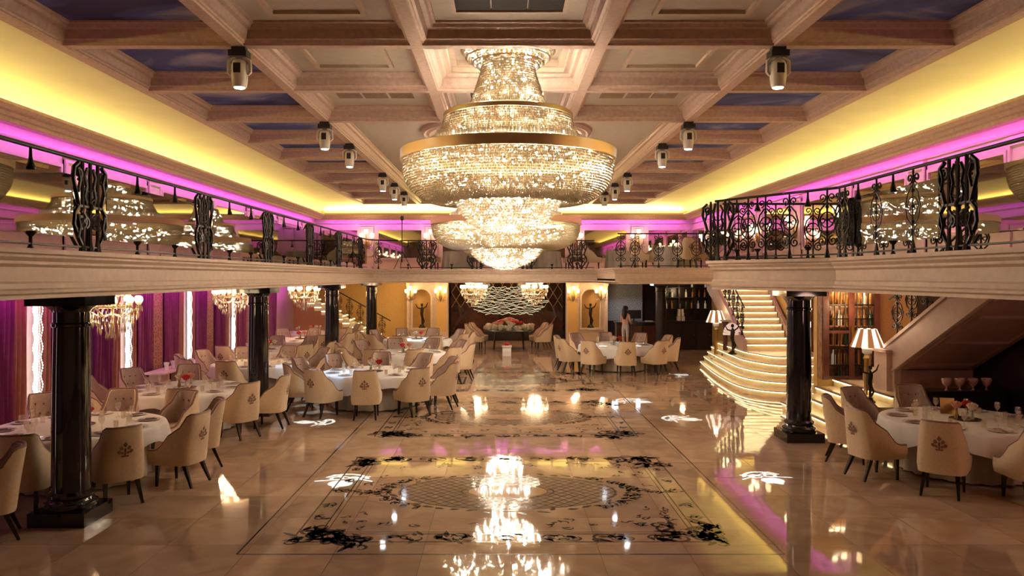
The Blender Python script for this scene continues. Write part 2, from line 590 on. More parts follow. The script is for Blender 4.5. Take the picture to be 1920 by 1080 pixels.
# ------------------------------------------------------------ gallery slabs and fascia
for a, b in (((WL, -1.9, 2.69), (-4.95, WB, 3.17)), ((-4.95, 29.3, 2.69), (3.6, WB, 3.17)),
             ((3.6, 24.6, 2.69), (6.7, WB, 3.17)), ((6.7, 28.4, 2.69), (WR, WB, 3.17))):
    wallbox('gallery_floor', a, b, M_CREAM)
struct(MB().prism([(5.2, -1.9), (WR, -1.9), (WR, 11.65), (7.45, 11.65), (7.45, 10.4), (6.5, 10.4), (6.5, 14.5), (4.15, 14.5), (3.95, 14.02), (5.2, 11.9)], 2.69, 3.17).build('gallery_floor', M_CREAM))
fp = [(-.35, 2.67), (0, 2.67), (0, 2.71), (.03, 2.73), (.03, 2.76), (.0, 2.78), (0, 2.83), (-.02, 2.85), (-.02, 3.0), (.02, 3.03), (.02, 3.06), (.06, 3.1), (.06, 3.125), (.1, 3.14), (.1, 3.19), (-.5, 3.19)]
arc = [(-3.85 - math.cos(t * PI / 16), 28.2 + math.sin(t * PI / 16)) for t in range(9)]
PATH_L = [(-4.85, -1.9)] + arc + [(3.6, 29.2), (3.6, 24.5), (6.8, 24.5), (6.8, 28.4)]
PATH_R = [(WR, 11.75), (7.55, 11.75), (7.55, 10.5), (6.6, 10.5), (6.6, 14.6), (4.1, 14.6), (3.8, 14.0), (5.1, 11.85), (5.1, -1.9)]
struct(MB().sweep(fp, PATH_L).build('trim_fascia_left', M_CREAM))
struct(MB().sweep(fp, PATH_R).build('trim_fascia_right', M_CREAM))

# ------------------------------------------------------------ gallery pilasters, mirrors
def pilaster(c, ax, w=.72):
    """ax: inward normal"""
    m = MB()
    along = (0, 1) if ax[0] else (1, 0)

    def bx(u0, u1, d, z0, z1):
        p = (c[0] + along[0] * u0, c[1] + along[1] * u0, z0)
        q = (c[0] + along[0] * u1 + ax[0] * d, c[1] + along[1] * u1 + ax[1] * d, z1)
        m.b2(p, q)
    h = w / 2
    bx(-h, h, .04, 3.19, 5.42)
    bx(-h, -h + .07, .08, 3.3, 5.3); bx(h - .07, h, .08, 3.3, 5.3)
    bx(-h, h, .08, 5.3, 5.36); bx(-h, h, .08, 3.9, 3.96); bx(-h - .02, h + .02, .1, 5.4, 5.46)
    bx(-h - .02, h + .02, .08, 3.19, 3.4)
    return struct(m.build('trim_pilaster', M_WALLUP))


def mirror(c, ax, w, label, group):
    t = thing('wall_mirror', label, 'mirror', (c[0], c[1], 4.5), 0, group)
    al = (0, 1) if ax[0] else (1, 0)
    g, f = MB(), MB()

    def bx(m, u0, u1, d0, d1, z0, z1):
        m.b2((al[0] * u0 + ax[0] * d0, al[1] * u0 + ax[1] * d0, z0), (al[0] * u1 + ax[0] * d1, al[1] * u1 + ax[1] * d1, z1))
    h, z0, z1 = w / 2, -.68, .68
    bx(g, -h, h, .0, .03, z0, z1)
    for (a, b, e, k) in ((-h - .07, -h, z0 - .07, z1 + .07), (h, h + .07, z0 - .07, z1 + .07), (-h, h, z1, z1 + .07), (-h, h, z0 - .07, z0)):
        bx(f, a, b, .0, .06, e, k)
    g.build('mirror_pane', M_MIRROR, t)
    f.build('mirror_frame', M_WALLUP, t)
    return t


ORD = ['first', 'second', 'third', 'fourth', 'fifth', 'sixth', 'seventh', 'eighth', 'ninth', 'tenth', 'eleventh', 'twelfth']
PL = [5.0 + 3.85 * k for k in range(9)]
PR = [6.8 + 3.55 * k for k in range(9)]
for wx, ax, ys, sd in ((WL, (1, 0), PL, 'left'), (WR, (-1, 0), PR, 'right')):
    st = ys[1] - ys[0]
    for k, y in enumerate(ys):
        pilaster((wx, y), ax)
        if y + st / 2 < 37:
            mirror((wx, y + st / 2), ax, st - 1.0, 'tinted wall mirror on the %s gallery wall, %s from the front' % (sd, ORD[k]), 'gallery mirrors')
for x in (-6.6, -3.45, -.45, .65, 3.6, 6.65):
    pilaster((x, WB), (0, -1), .6)
for k, (a, b) in enumerate(((-8.9, -7.1), (-6.05, -3.95), (-2.9, -.95), (1.15, 3.1), (4.05, 6.1), (7.2, 9.1))):
    mirror(((a + b) / 2, WB), (0, -1), b - a, 'tinted wall mirror on the far gallery wall, %s from the left' % ORD[k], 'gallery mirrors')

# ------------------------------------------------------------ black columns
def column(x, y, label, m=M_BLACK, grp='black marble columns'):
    t = thing('column', label, 'column', (x, y, 0), 0, grp)
    b = MB().box((0, 0, .08), (.66, .66, .16))
    b.build('plinth', m, t)
    MB().lathe([(.29, .16), (.3, .19), (.29, .23), (.255, .25), (.24, .28), (.26, .3), (.26, .33), (.22, .36)], 28).build('base_moulding', m, t, smooth=.6)
    MB().lathe([(.215, .36), (.214, .9), (.208, 1.6), (.196, 2.3)], 32, cap=True).build('shaft', m, t, smooth=.6)
    MB().lathe([(.2, 2.3), (.215, 2.31), (.215, 2.34), (.2, 2.36), (.2, 2.48), (.23, 2.52), (.29, 2.56)], 28).build('capital', m, t, smooth=.6)
    MB().box((0, 0, 2.615), (.7, .7, .11)).build('abacus', m, t)
    return t


LC = [9.25, 16.35, 23.45, 30.55]
for y, s in zip(LC, ('nearest', 'second nearest', 'third nearest', 'farthest')):
    column(-5.15, y, 'glossy black marble column under the left gallery, %s of the four' % s)
column(5.3, 13.8, 'glossy black marble column in front of the right staircase')
column(6.15, 29.9, 'dark brown column beside the bar at the back right', M_WOOD, 'bar columns')

# ------------------------------------------------------------ marble carpet inlays on the floor
def curl(m, x, y, r, a0, turns, w, z=.0012, n=14, sgn=1):
    """flat spiral ribbon with a leaf-shaped taper"""
    vs, fs = [], []
    for i in range(n + 1):
        t = i / n
        a = a0 + sgn * turns * 2 * PI * t
        rr = r * (1 - .8 * t)
        ww = w * (.35 + .9 * math.sin(PI * min(1, t * 1.15 + .08)))
        ca, sa = math.cos(a), math.sin(a)
        vs += [(x + (rr - ww / 2) * ca, y + (rr - ww / 2) * sa, z), (x + (rr + ww / 2) * ca, y + (rr + ww / 2) * sa, z)]
    for i in range(n):
        f = (2 * i, 2 * i + 1, 2 * i + 3, 2 * i + 2)
        fs.append(f if sgn > 0 else f[::-1])
    m.add(vs, fs)


def leaf(m, x, y, l, w, a, z=.0012):
    ca, sa = math.cos(a), math.sin(a)
    P = [(0, 0), (l * .3, w / 2), (l * .7, w * .35), (l, 0), (l * .7, -w * .35), (l * .3, -w / 2)]
    m.add([(x + p * ca - q * sa, y + p * sa + q * ca, z) for p, q in P], [(0, 5, 4, 3, 2, 1)])


def quad(m, x0, y0, x1, y1, w, z=.001):
    d = Vector((x1 - x0, y1 - y0)); L = d.length; d.normalize(); n = Vector((-d.y, d.x)) * w / 2
    m.add([(x0 + n.x, y0 + n.y, z), (x0 - n.x, y0 - n.y, z), (x1 - n.x, y1 - n.y, z), (x1 + n.x, y1 + n.y, z)], [(0, 1, 2, 3)])


def sprig(m, x, y, a, s, rnd):
    curl(m, x, y, .16 * s, a, .8, .035 * s, sgn=1)
    curl(m, x + .2 * s * math.cos(a), y + .2 * s * math.sin(a), .11 * s, a + PI, .75, .03 * s, sgn=-1)
    for k in range(5):
        b = a + rnd.uniform(-1.4, 1.4)
        leaf(m, x + rnd.uniform(-.1, .1) * s, y + rnd.uniform(-.1, .1) * s, rnd.uniform(.14, .26) * s, .07 * s, b)


def carpet(cy, L, W, label, seed):
    rnd = random.Random(seed)
    t = thing('marble_carpet', label, 'floor inlay', (X0 - .02, cy, 0), 0, 'marble carpet inlays')
    hx, hy = W / 2, L / 2
    ln = MB()
    for (ix, iy, w) in ((.16, .16, .022), (.42, .42, .018), (.48, .48, .01)):
        x, y = hx - ix, hy - iy
        quad(ln, -x, -y, x, -y, w); quad(ln, -x, y, x, y, w); quad(ln, -x, -y, -x, y, w); quad(ln, x, -y, x, y, w)
    tag(ln.build('border_line', M_INLAY, t), kind='stuff')
    sc = MB()
    for sx in (-1, 1):
        for sy in (-1, 1):
            for k in range(9):      # corner bouquets
                a = math.atan2(-sy, -sx) + rnd.uniform(-1.2, 1.2)
                r = rnd.uniform(0, .5)
                sprig(sc, sx * (hx - .28) + r * math.cos(a) * 1.2, sy * (hy - .28) + r * math.sin(a), rnd.uniform(0, 6.3), 1.0, rnd)
    n = int(W / .36)
    for k in range(n):          # long scroll border
        x = -hx + .5 + (W - 1.0) * (k + .5) / n
        big = .85 + .35 * (k % 3 == 1)
        for sy in (-1, 1):
            sprig(sc, x, sy * (hy - .29), (k % 2) * PI + rnd.uniform(-.3, .3), .85 * big, rnd)
    n = int(L / .8)
    for k in range(n):
        y = -hy + .7 + (L - 1.4) * (k + .5) / n
        for sx in (-1, 1):
            sprig(sc, sx * (hx - .29), y, PI / 2 + (k % 2) * PI, .55, rnd)
    for k in range(70):         # loose tendrils inside the field
        sx, sy = rnd.choice((-1, 1)), rnd.choice((-1, 1))
        u = rnd.random()
        if rnd.random() < .6:
            x, y = sx * rnd.uniform(0, hx - .6), sy * (hy - .6 - .35 * u * u)
        else:
            x, y = sx * (hx - .6 - .4 * u * u), sy * rnd.uniform(.3, hy - .6)
        curl(sc, x, y, rnd.uniform(.05, .1), rnd.uniform(0, 6.3), .6, .018, sgn=sx)
        leaf(sc, x, y, .1, .035, rnd.uniform(0, 6.3))
    ex, ey = 1.48, .82
    for k in range(46):         # wreath round the medallion
        a = 2 * PI * k / 46
        x, y = (ex + .12) * math.cos(a), (ey + .09) * math.sin(a)
        leaf(sc, x, y, rnd.uniform(.12, .24), .07, a + PI / 2 + rnd.uniform(-.9, .9))
        if abs(math.cos(a)) > .6:
            sprig(sc, x + .08 * math.copysign(1, math.cos(a)), y, a + rnd.uniform(-1, 1), .5, rnd)
    for sx in (-1, 1):
        for k in range(4):
            sprig(sc, sx * (ex + .3 + .12 * k), rnd.uniform(-.08, .08), 0 if sx > 0 else PI, .6 - .08 * k, rnd)
    tag(sc.build('scrollwork', M_INLAY, t), kind='stuff')
    el = MB()
    N = 64
    el.add([(ex * math.cos(2 * PI * k / N), ey * math.sin(2 * PI * k / N), .0006) for k in range(N)], [tuple(range(N))])
    el.build('medallion', M_LATT, t)
    lt = MB()
    for k in range(-16, 17):    # lattice inside the ellipse
        for s in (-1, 1):
            c = k * .16
            # line y = s*x + c clipped to the ellipse
            A = 1 / ex ** 2 + 1 / ey ** 2; B = 2 * s * c / ey ** 2; D = c * c / ey ** 2 - 1
            q = B * B - 4 * A * D
            if q <= .02: continue
            x1, x2 = (-B - q ** .5) / (2 * A), (-B + q ** .5) / (2 * A)
            quad(lt, x1, s * x1 + c, x2, s * x2 + c, .014, .001)
    for r0 in (.98, .42, .36):
        for k in range(N):
            a, b = 2 * PI * k / N, 2 * PI * (k + 1) / N
            quad(lt, ex * r0 * math.cos(a), ey * r0 * math.sin(a), ex * r0 * math.cos(b), ey * r0 * math.sin(b), .02, .0012)
    tag(lt.build('lattice', M_INLAY, t), kind='stuff')
    MB().add([(ex * .36 * math.cos(2 * PI * k / N), ey * .36 * math.sin(2 * PI * k / N), .0014) for k in range(N)], [tuple(range(N))]).build('medallion_centre', M_FLOOR, t)


carpet(10.45, 4.3, 5.1, 'dark scrolled marble carpet inlay nearest the front, around the chandelier reflection', 3)
carpet(16.0, 4.3, 5.1, 'dark scrolled marble carpet inlay in the middle of the dance floor', 5)
carpet(21.6, 4.3, 5.1, 'dark scrolled marble carpet inlay farthest back on the dance floor', 8)
bl = thing('floor_border', 'thin dark line framing the dance floor around all three inlays', 'floor inlay')
for (a, b, c, d) in ((-2.77, 8.08, -2.77, 25.5), (2.95, 8.08, 2.95, 25.5), (-2.77, 8.08, 2.95, 8.08)):
    m = MB(); quad(m, a, b, c, d, .022, .0008); m.build('border_line', M_INLAY, bl)
# ------------------------------------------------------------ dining chair
def chair_meshes():
    W0, NS, NZ = .285, 26, 6

    def plan(s, off):
        """outline of the wrap-round back, s from -1 (left front) to 1 (right front)"""
        a = abs(s)
        w, d = W0 - off, .29 - off
        if a < .5:
            t = a / .5 * PI / 2
            x, y = w * math.sin(t) ** .62, -d * math.cos(t) ** .5 if t < PI / 2 - 1e-6 else 0
        else:
            x, y = w, (a - .5) / .5 * .3
        return (x if s > 0 else -x), y - .01

    def top(s):
        t = max(0, min(1, (abs(s) - .37) / .52))
        return .5 + .5 * (1 - t) ** 2.3

    def pt(s, z, off):
        x, y = plan(s, off)
        k = max(0, (z - .45) / .55)
        flare = 1 + .06 * (1 - k) if z > .4 else 1.06 - .05 * (.4 - z) / .1
        return (x * flare * (1 - .14 * k), y * flare - .1 * k * max(0, min(1, -y / .15 + .4)), z)
    ss = [-1 + 2 * i / NS for i in range(NS + 1)]
    m = MB()
    vs, fs = [], []
    for off in (0, .055):
        for s in ss:
            for j in range(NZ + 1):
                z0 = .31 if off == 0 else .42
                vs.append(pt(s, z0 + (top(s) - z0 - (0 if off == 0 else .004)) * j / NZ, off))
    n1 = (NS + 1) * (NZ + 1)
    gs = []
    for i in range(NS):
        for j in range(NZ):
            a, b = i * (NZ + 1) + j, (i + 1) * (NZ + 1) + j
            fs.append((a, b, b + 1, a + 1))
            gs.append((n1 + a, n1 + a + 1, n1 + b + 1, n1 + b))
        a, b = i * (NZ + 1) + NZ, (i + 1) * (NZ + 1) + NZ
        fs.append((a, b, n1 + b, n1 + a))
        a, b = i * (NZ + 1), (i + 1) * (NZ + 1)
        fs.append((b, a, n1 + a, n1 + b))
    for i in (0, NS):
        for j in range(NZ):
            a = i * (NZ + 1) + j
            fs.append((a, a + 1, n1 + a + 1, n1 + a) if i == 0 else (a + 1, a, n1 + a, n1 + a + 1))
    m.add(vs, fs)
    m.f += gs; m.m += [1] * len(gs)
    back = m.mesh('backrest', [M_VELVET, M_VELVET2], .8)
    p = MB()
    path = [pt(s, top(s), .02) for s in ss]
    p.tube([(x, y, z + .004) for x, y, z in path], .02, 5)
    pipe = p.mesh('top_trim', M_PIPE, 1.0)
    sm = MB()
    P = [plan(s, .056) for s in ss]
    P = [(x * 1.04, y * 1.02) for x, y in P] + [(.16, .335), (-.16, .335)]
    sm.prism(P, .3, .46)
    sm.prism([(x * .93, y * .93) for x, y in P], .46, .49)
    seat = sm.mesh('seat', M_VELVET, .7)
    legs = []
    for (x, y, x2, y2) in ((-.21, .2, -.22, .21), (.21, .2, .22, .21), (-.19, -.2, -.22, -.33), (.19, -.2, .22, -.33)):
        l = MB()
        l.tube([(x, y, .31), ((x * 2 + x2) / 3, (y * 2 + y2) / 3, .2), (x2, y2, 0.0)], [.036, .03, .02], 4)
        legs.append(l.mesh('leg', M_LEG))
    cr = MB()

    def cp(u, z):
        k = max(0, (z - .45) / .55)
        return (u, -.3 * (1 + .06 * (1 - k)) - .1 * k - .006, z)

    def cpoly(P):
        cr.add([cp(u, z) for u, z in P], [tuple(range(len(P)))])
    zc = .72
    cpoly([(-.01, zc - .09), (.01, zc - .09), (.014, zc + .02), (-.014, zc + .02)])
    cpoly([(0, zc + .03), (.028, zc + .065), (0, zc + .105), (-.028, zc + .065)])
    for s in (-1, 1):
        for (u, z, l, w) in ((.045, zc + .025, .03, .026), (.07, zc - .02, .028, .028), (.035, zc - .035, .022, .02), (.028, zc - .08, .014, .022)):
            P = [(s * (u - w), z - l * .2), (s * (u - w * .2), z + l), (s * (u + w), z + l * .5), (s * (u + w * .6), z - l * .6), (s * (u - w * .3), z - l)]
            cpoly(P[::-1] if s > 0 else P)
    crest = cr.mesh('crest', M_PIPE)
    bt = []
    for (u, z) in ((-.12, .85), (0, .85), (.12, .85), (-.06, .7), (.06, .7)):
        k = (z - .45) / .55
        b = MB().ball((u, -.236 - .1 * k, z), .016, 6)
        bt.append(b.mesh('button', M_PIPE))
    return back, pipe, seat, legs, crest, bt


CH = chair_meshes()


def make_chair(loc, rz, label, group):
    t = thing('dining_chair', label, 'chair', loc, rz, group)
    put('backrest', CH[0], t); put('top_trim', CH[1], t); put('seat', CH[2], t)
    for l in CH[3]: put('leg', l, t)
    put('crest', CH[4], t)
    for b in CH[5]: put('button', b, t)
    return t


chair_proto = make_chair((-5.72, 8.55, 0), 2.1, 'cream chair cut by the left edge of the photo, before the first column', 'dining chairs')
SEATS = ['front', 'front right', 'right front', 'right rear', 'rear right', 'rear', 'rear left', 'left rear', 'left front', 'front left']
R = 1.15


def cloth_mesh(seed):
    rnd = random.Random(seed)
    m = MB()
    N = 80
    rings = [(.0, 0), (.6, 0), (1.0, 0), (1.12, 0), (1.165, -.012), (1.18, -.05), (1.19, -.13), (1.2, -.22), (1.205, -1)]
    ph = rnd.uniform(0, 6)
    vs, fs = [], []
    for j, (r, z) in enumerate(rings):
        for k in range(N):
            a = 2 * PI * k / N
            drop = .3 + .09 * math.cos(4 * a + ph) + .02 * math.sin(11 * a)
            q = max(0, j - 4) / 4
            rr = r + q * (.03 * math.sin(14 * a + ph) + .02 * math.sin(9 * a))
            zz = -drop if z == -1 else (z if j < 7 else -drop * .72)
            vs.append((rr * math.cos(a), rr * math.sin(a), .762 + zz))
    for j in range(len(rings) - 1):
        for k in range(N):
            fs.append((j * N + k, j * N + (k + 1) % N, (j + 1) * N + (k + 1) % N, (j + 1) * N + k)[::-1])
    m.add(vs, fs)
    return m.mesh('tablecloth', M_CLOTH, 1.0)


CLOTHS = [cloth_mesh(k) for k in range(4)]
tm = MB(); tm.lathe([(1.13, .715), (1.14, .72), (1.14, .75), (1.13, .755)], 40)
TOP_ME = tm.mesh('tabletop', M_WOOD, .6)
sk = MB()
vs, fs = [], []
N = 96
for j, (r, z) in enumerate(((.9, .715), (.91, .4), (.93, .02))):
    for k in range(N):
        a = 2 * PI * k / N
        rr = r + .035 * math.sin(24 * a) * (.3 + j * .35)
        vs.append((rr * math.cos(a), rr * math.sin(a), z))
for j in range(2):
    for k in range(N):
        fs.append((j * N + k, j * N + (k + 1) % N, (j + 1) * N + (k + 1) % N, (j + 1) * N + k)[::-1])
sk.add(vs, fs)
SKIRT_ME = sk.mesh('skirt', M_SKIRT, 1.0)
PED_ME = MB().lathe([(.32, 0), (.3, .04), (.06, .1), (.05, .6), (.3, .715)], 16).mesh('pedestal', M_LEG, .6)
PLATE_ME = MB().lathe([(.05, 0), (.09, .002), (.155, .012), (.16, .016), (.155, .017), (.09, .007), (.01, .006)], 20).mesh('dinner_plate', M_CHINA, .8)
NAP = MB(); NAP.prism([(-.03, -.11), (.03, -.11), (.035, .1), (0, .14), (-.035, .1)], 0, .012); NAP.prism([(-.022, -.08), (.022, -.08), (.02, .05), (-.02, .05)], .012, .022)
NAP_ME = NAP.mesh('folded_napkin', M_NAPKIN)
gl = MB().lathe([(.036, 0), (.034, .004), (.006, .012), (.005, .09), (.03, .12), (.042, .155), (.04, .19), (.034, .215)], 12, cap=False)
WINE_ME = gl.mesh('wine_glass', M_GLASS, 1.0)
tb = MB().lathe([(.002, .004), (.03, .004), (.034, .1), (.036, .1), (.033, 0), (.002, 0)], 10, cap=False)
TUMB_ME = tb.mesh('water_tumbler', M_GLASS, 1.0)
TRAY_ME = MB().lathe([(.2, 0), (.22, .012), (.215, .014), (.2, .008), (.01, .007)], 24).mesh('mirror_tray', M_BLACK, .6)
VASE_ME = MB().lathe([(.03, 0), (.036, .03), (.026, .08), (.022, .12), (.03, .14)], 10).mesh('vase', M_GLASS, .9)
VASE2_ME = MB().lathe([(.03, 0), (.034, .05), (.02, .09), (.018, .15), (.024, .16)], 10).mesh('vase', M_BRASS, .9)


def bloom(m, rnd):
    b = MB()
    for ring, (n, r, z, l) in enumerate(((5, .012, .03, .04), (7, .032, .018, .05), (9, .05, 0, .055))):
        for k in range(n):
            a = 2 * PI * k / n + ring
            ca, sa = math.cos(a), math.sin(a)
            w = l * .55
            P = [(r * .5, -w, z - .015), (r * .5, w, z - .015), (r * 1.25, w * .9, z + l * .4), (r * 1.1, 0, z + l * .75), (r * 1.25, -w * .9, z + l * .4)]
            b.add([(x * ca - y * sa, x * sa + y * ca, q) for x, y, q in P], [(0, 1, 2, 3, 4)])
    b.ball((0, 0, .03), .03, 7)
    b.ball((0, 0, .008), .045, 8)
    return b.mesh('rose', m, 1.2)


rr_ = random.Random(2)
ROSES = [bloom(m, rr_) for m in (M_ROSE, M_PEACH, M_IVORY)]
STEM_ME = MB().tube([(0, 0, .02), (.004, 0, .1), (0, 0, .17)], .005, 4).mesh('stem', M_LEAF)
COLN = ['red', 'peach', 'ivory']


def lay_table(cx, cy, phrase, idx, off, seats=range(10), near=True, rot=0, table=True):
    rnd = random.Random(idx)
    t = thing('round_table', 'round table under a white cloth, the %s' % phrase, 'table', (cx, cy, 0), 0, 'round dining tables')
    put('tabletop', TOP_ME, t); put('skirt', SKIRT_ME, t); put('pedestal', PED_ME, t)
    c = put('tablecloth', CLOTHS[idx % 4], None, (cx, cy, 0), rnd.uniform(0, 6))
    tag(c, 'scalloped white cloth draped over the %s' % phrase, 'tablecloth', 'white tablecloths')
    for k in seats:
        a = math.radians(off + 36 * k)
        x, y = cx + 1.6 * math.sin(a), cy - 1.6 * math.cos(a)
        if any(abs(x - q) < .66 and abs(y - w) < .68 for q, w in [(-5.15, v) for v in LC] + [(5.3, 13.8)]): continue
        if x < -7.95 and y > 18: continue
        if any((x - q) ** 2 + (y - w) ** 2 < .62 for q, w in ALLCH): continue
        ALLCH.append((x, y))
        dup(chair_proto, (x, y, 0), a + rnd.uniform(-.08, .08), 'cream velvet crested chair, %s seat of the %s' % (SEATS[k], phrase), 'dining chairs')
    for k in range(10):
        a = math.radians(off + 36 * k)
        ux, uy = math.sin(a), -math.cos(a)
        put1 = lambda me, nm, r, da, z, rz, lab, cat, g: tag(put(nm, me, None, (cx + r * math.sin(a + da), cy - r * math.cos(a + da), z), rz), lab, cat, g)
        put1(PLATE_ME, 'dinner_plate', .92, 0, .763, 0, 'white dinner plate at the %s seat of the %s' % (SEATS[k], phrase), 'plate', 'plates on the ' + phrase)
        if not near and k % 2: continue
        put1(NAP_ME, 'folded_napkin', .92, 0, .771, a, 'folded taupe napkin at the %s seat of the %s' % (SEATS[k], phrase), 'napkin', 'napkins on the ' + phrase)
        put1(WINE_ME, 'wine_glass', .7, .14, .763, 0, 'stemmed wine glass by the %s seat of the %s' % (SEATS[k], phrase), 'glass', 'wine glasses on the ' + phrase)
        if near: put1(TUMB_ME, 'water_tumbler', .66, -.12, .763, 0, 'clear water tumbler by the %s seat of the %s' % (SEATS[k], phrase), 'glass', 'tumblers on the ' + phrase)
    tag(put('mirror_tray', TRAY_ME, None, (cx, cy, .763), 0), 'round black tray in the middle of the %s' % phrase, 'tray', 'centre trays')
    for k in range(3):
        a = rot + 2 * PI * k / 3
        v = thing('rose_vase', 'small vase with one %s rose on the %s tray' % (COLN[(k + idx) % 3], phrase), 'vase', (cx + .12 * math.cos(a), cy + .12 * math.sin(a), .7715), 0, 'rose vases')
        put('vase', (VASE_ME, VASE2_ME)[k % 2], v)
        st = put('stem', STEM_ME, v, (0, 0, .02)); put('rose', ROSES[(k + idx) % 3], st, (0, 0, .17), 0, (1.25, 1.25, 1.25))
    return t


ALLCH = [(-5.72, 8.55)]
lay_table(-6.1, 11.15, 'frontmost left table', 0, 8, near=True, rot=.3)
lay_table(-6.1, 14.9, 'second left table', 1, 20, near=True, rot=1.0)
lay_table(-2.9, 17.5, 'front dance floor table', 3, 4, near=True, rot=.2)
lay_table(-6.0, 19.2, 'third left table', 2, 30, near=True)
lay_table(-2.75, 21.95, 'second dance floor table', 4, 16, near=False)
lay_table(-6.85, 22.9, 'fourth left table', 5, 10, near=False)
lay_table(-2.9, 26.6, 'third dance floor table', 6, 24, near=False)
lay_table(-6.9, 26.6, 'fifth left table', 7, 0, near=False)
lay_table(-7.3, 29.9, 'rearmost left table', 8, 18, seats=(0, 1, 2, 3, 9), near=False)
lay_table(3.6, 24.4, 'round table at the back right', 9, 2, near=False)
lay_table(6.95, 11.6, 'round table at the front right', 12, -4, seats=(0, 1, 5, 6, 7, 8, 9), near=True, rot=.8)

# ------------------------------------------------------------ crystal chandeliers
def beads(m, pts, w, h):
    for (x, y, z) in pts:
        m.add([(x - w, y, z), (x, y - w, z), (x + w, y, z), (x, y + w, z), (x, y, z - h), (x, y, z + h)],
              [(0, 1, 5), (1, 2, 5), (2, 3, 5), (3, 0, 5), (1, 0, 4), (2, 1, 4), (3, 2, 4), (0, 3, 4)])


def strand_skirt(prof, n, w, h, rnd, jit=.004):
    """strands of cut beads hanging along a profile of (r, z)"""
    m = MB()
    seg = [math.dist(prof[i], prof[i + 1]) for i in range(len(prof) - 1)]
    L = sum(seg)
    cnt = int(L / (2 * h * .96))
    P = []
    for k in range(cnt):
        d = (k + .5) * L / cnt
        i = 0
        while i < len(seg) - 1 and d > seg[i]:
            d -= seg[i]; i += 1
        f = d / seg[i]
        P.append((prof[i][0] + (prof[i + 1][0] - prof[i][0]) * f, prof[i][1] + (prof[i + 1][1] - prof[i][1]) * f))
    for s in range(n):
        a0 = 2 * PI * s / n
        pts = []
        for r, z in P:
            a = a0 + rnd.uniform(-jit, jit)
            q = r + rnd.uniform(-jit, jit) * 1.5
            pts.append((q * math.cos(a), q * math.sin(a), z))
        beads(m, pts, w, h)
        m.tube([((r - .012) * math.cos(a0 + .5 * PI * 2 / n), (r - .012) * math.sin(a0 + .5 * PI * 2 / n), z) for r, z in prof], .0085, 3)
    return m


def bead_rings(prof, rows, w, h, rnd):
    m = MB()
    for j in range(rows):
        t = j / (rows - 1) * (len(prof) - 1)
        i = min(int(t), len(prof) - 2)
        f = t - i
        r = prof[i][0] + (prof[i + 1][0] - prof[i][0]) * f
        z = prof[i][1] + (prof[i + 1][1] - prof[i][1]) * f
        n = max(6, int(2 * PI * r / (2 * w * 1.04)))
        beads(m, [(r * math.cos(2 * PI * (k + .5 * (j % 2)) / n), r * math.sin(2 * PI * (k + .5 * (j % 2)) / n), z + rnd.uniform(-.004, .004)) for k in range(n)], w, h)
    return m


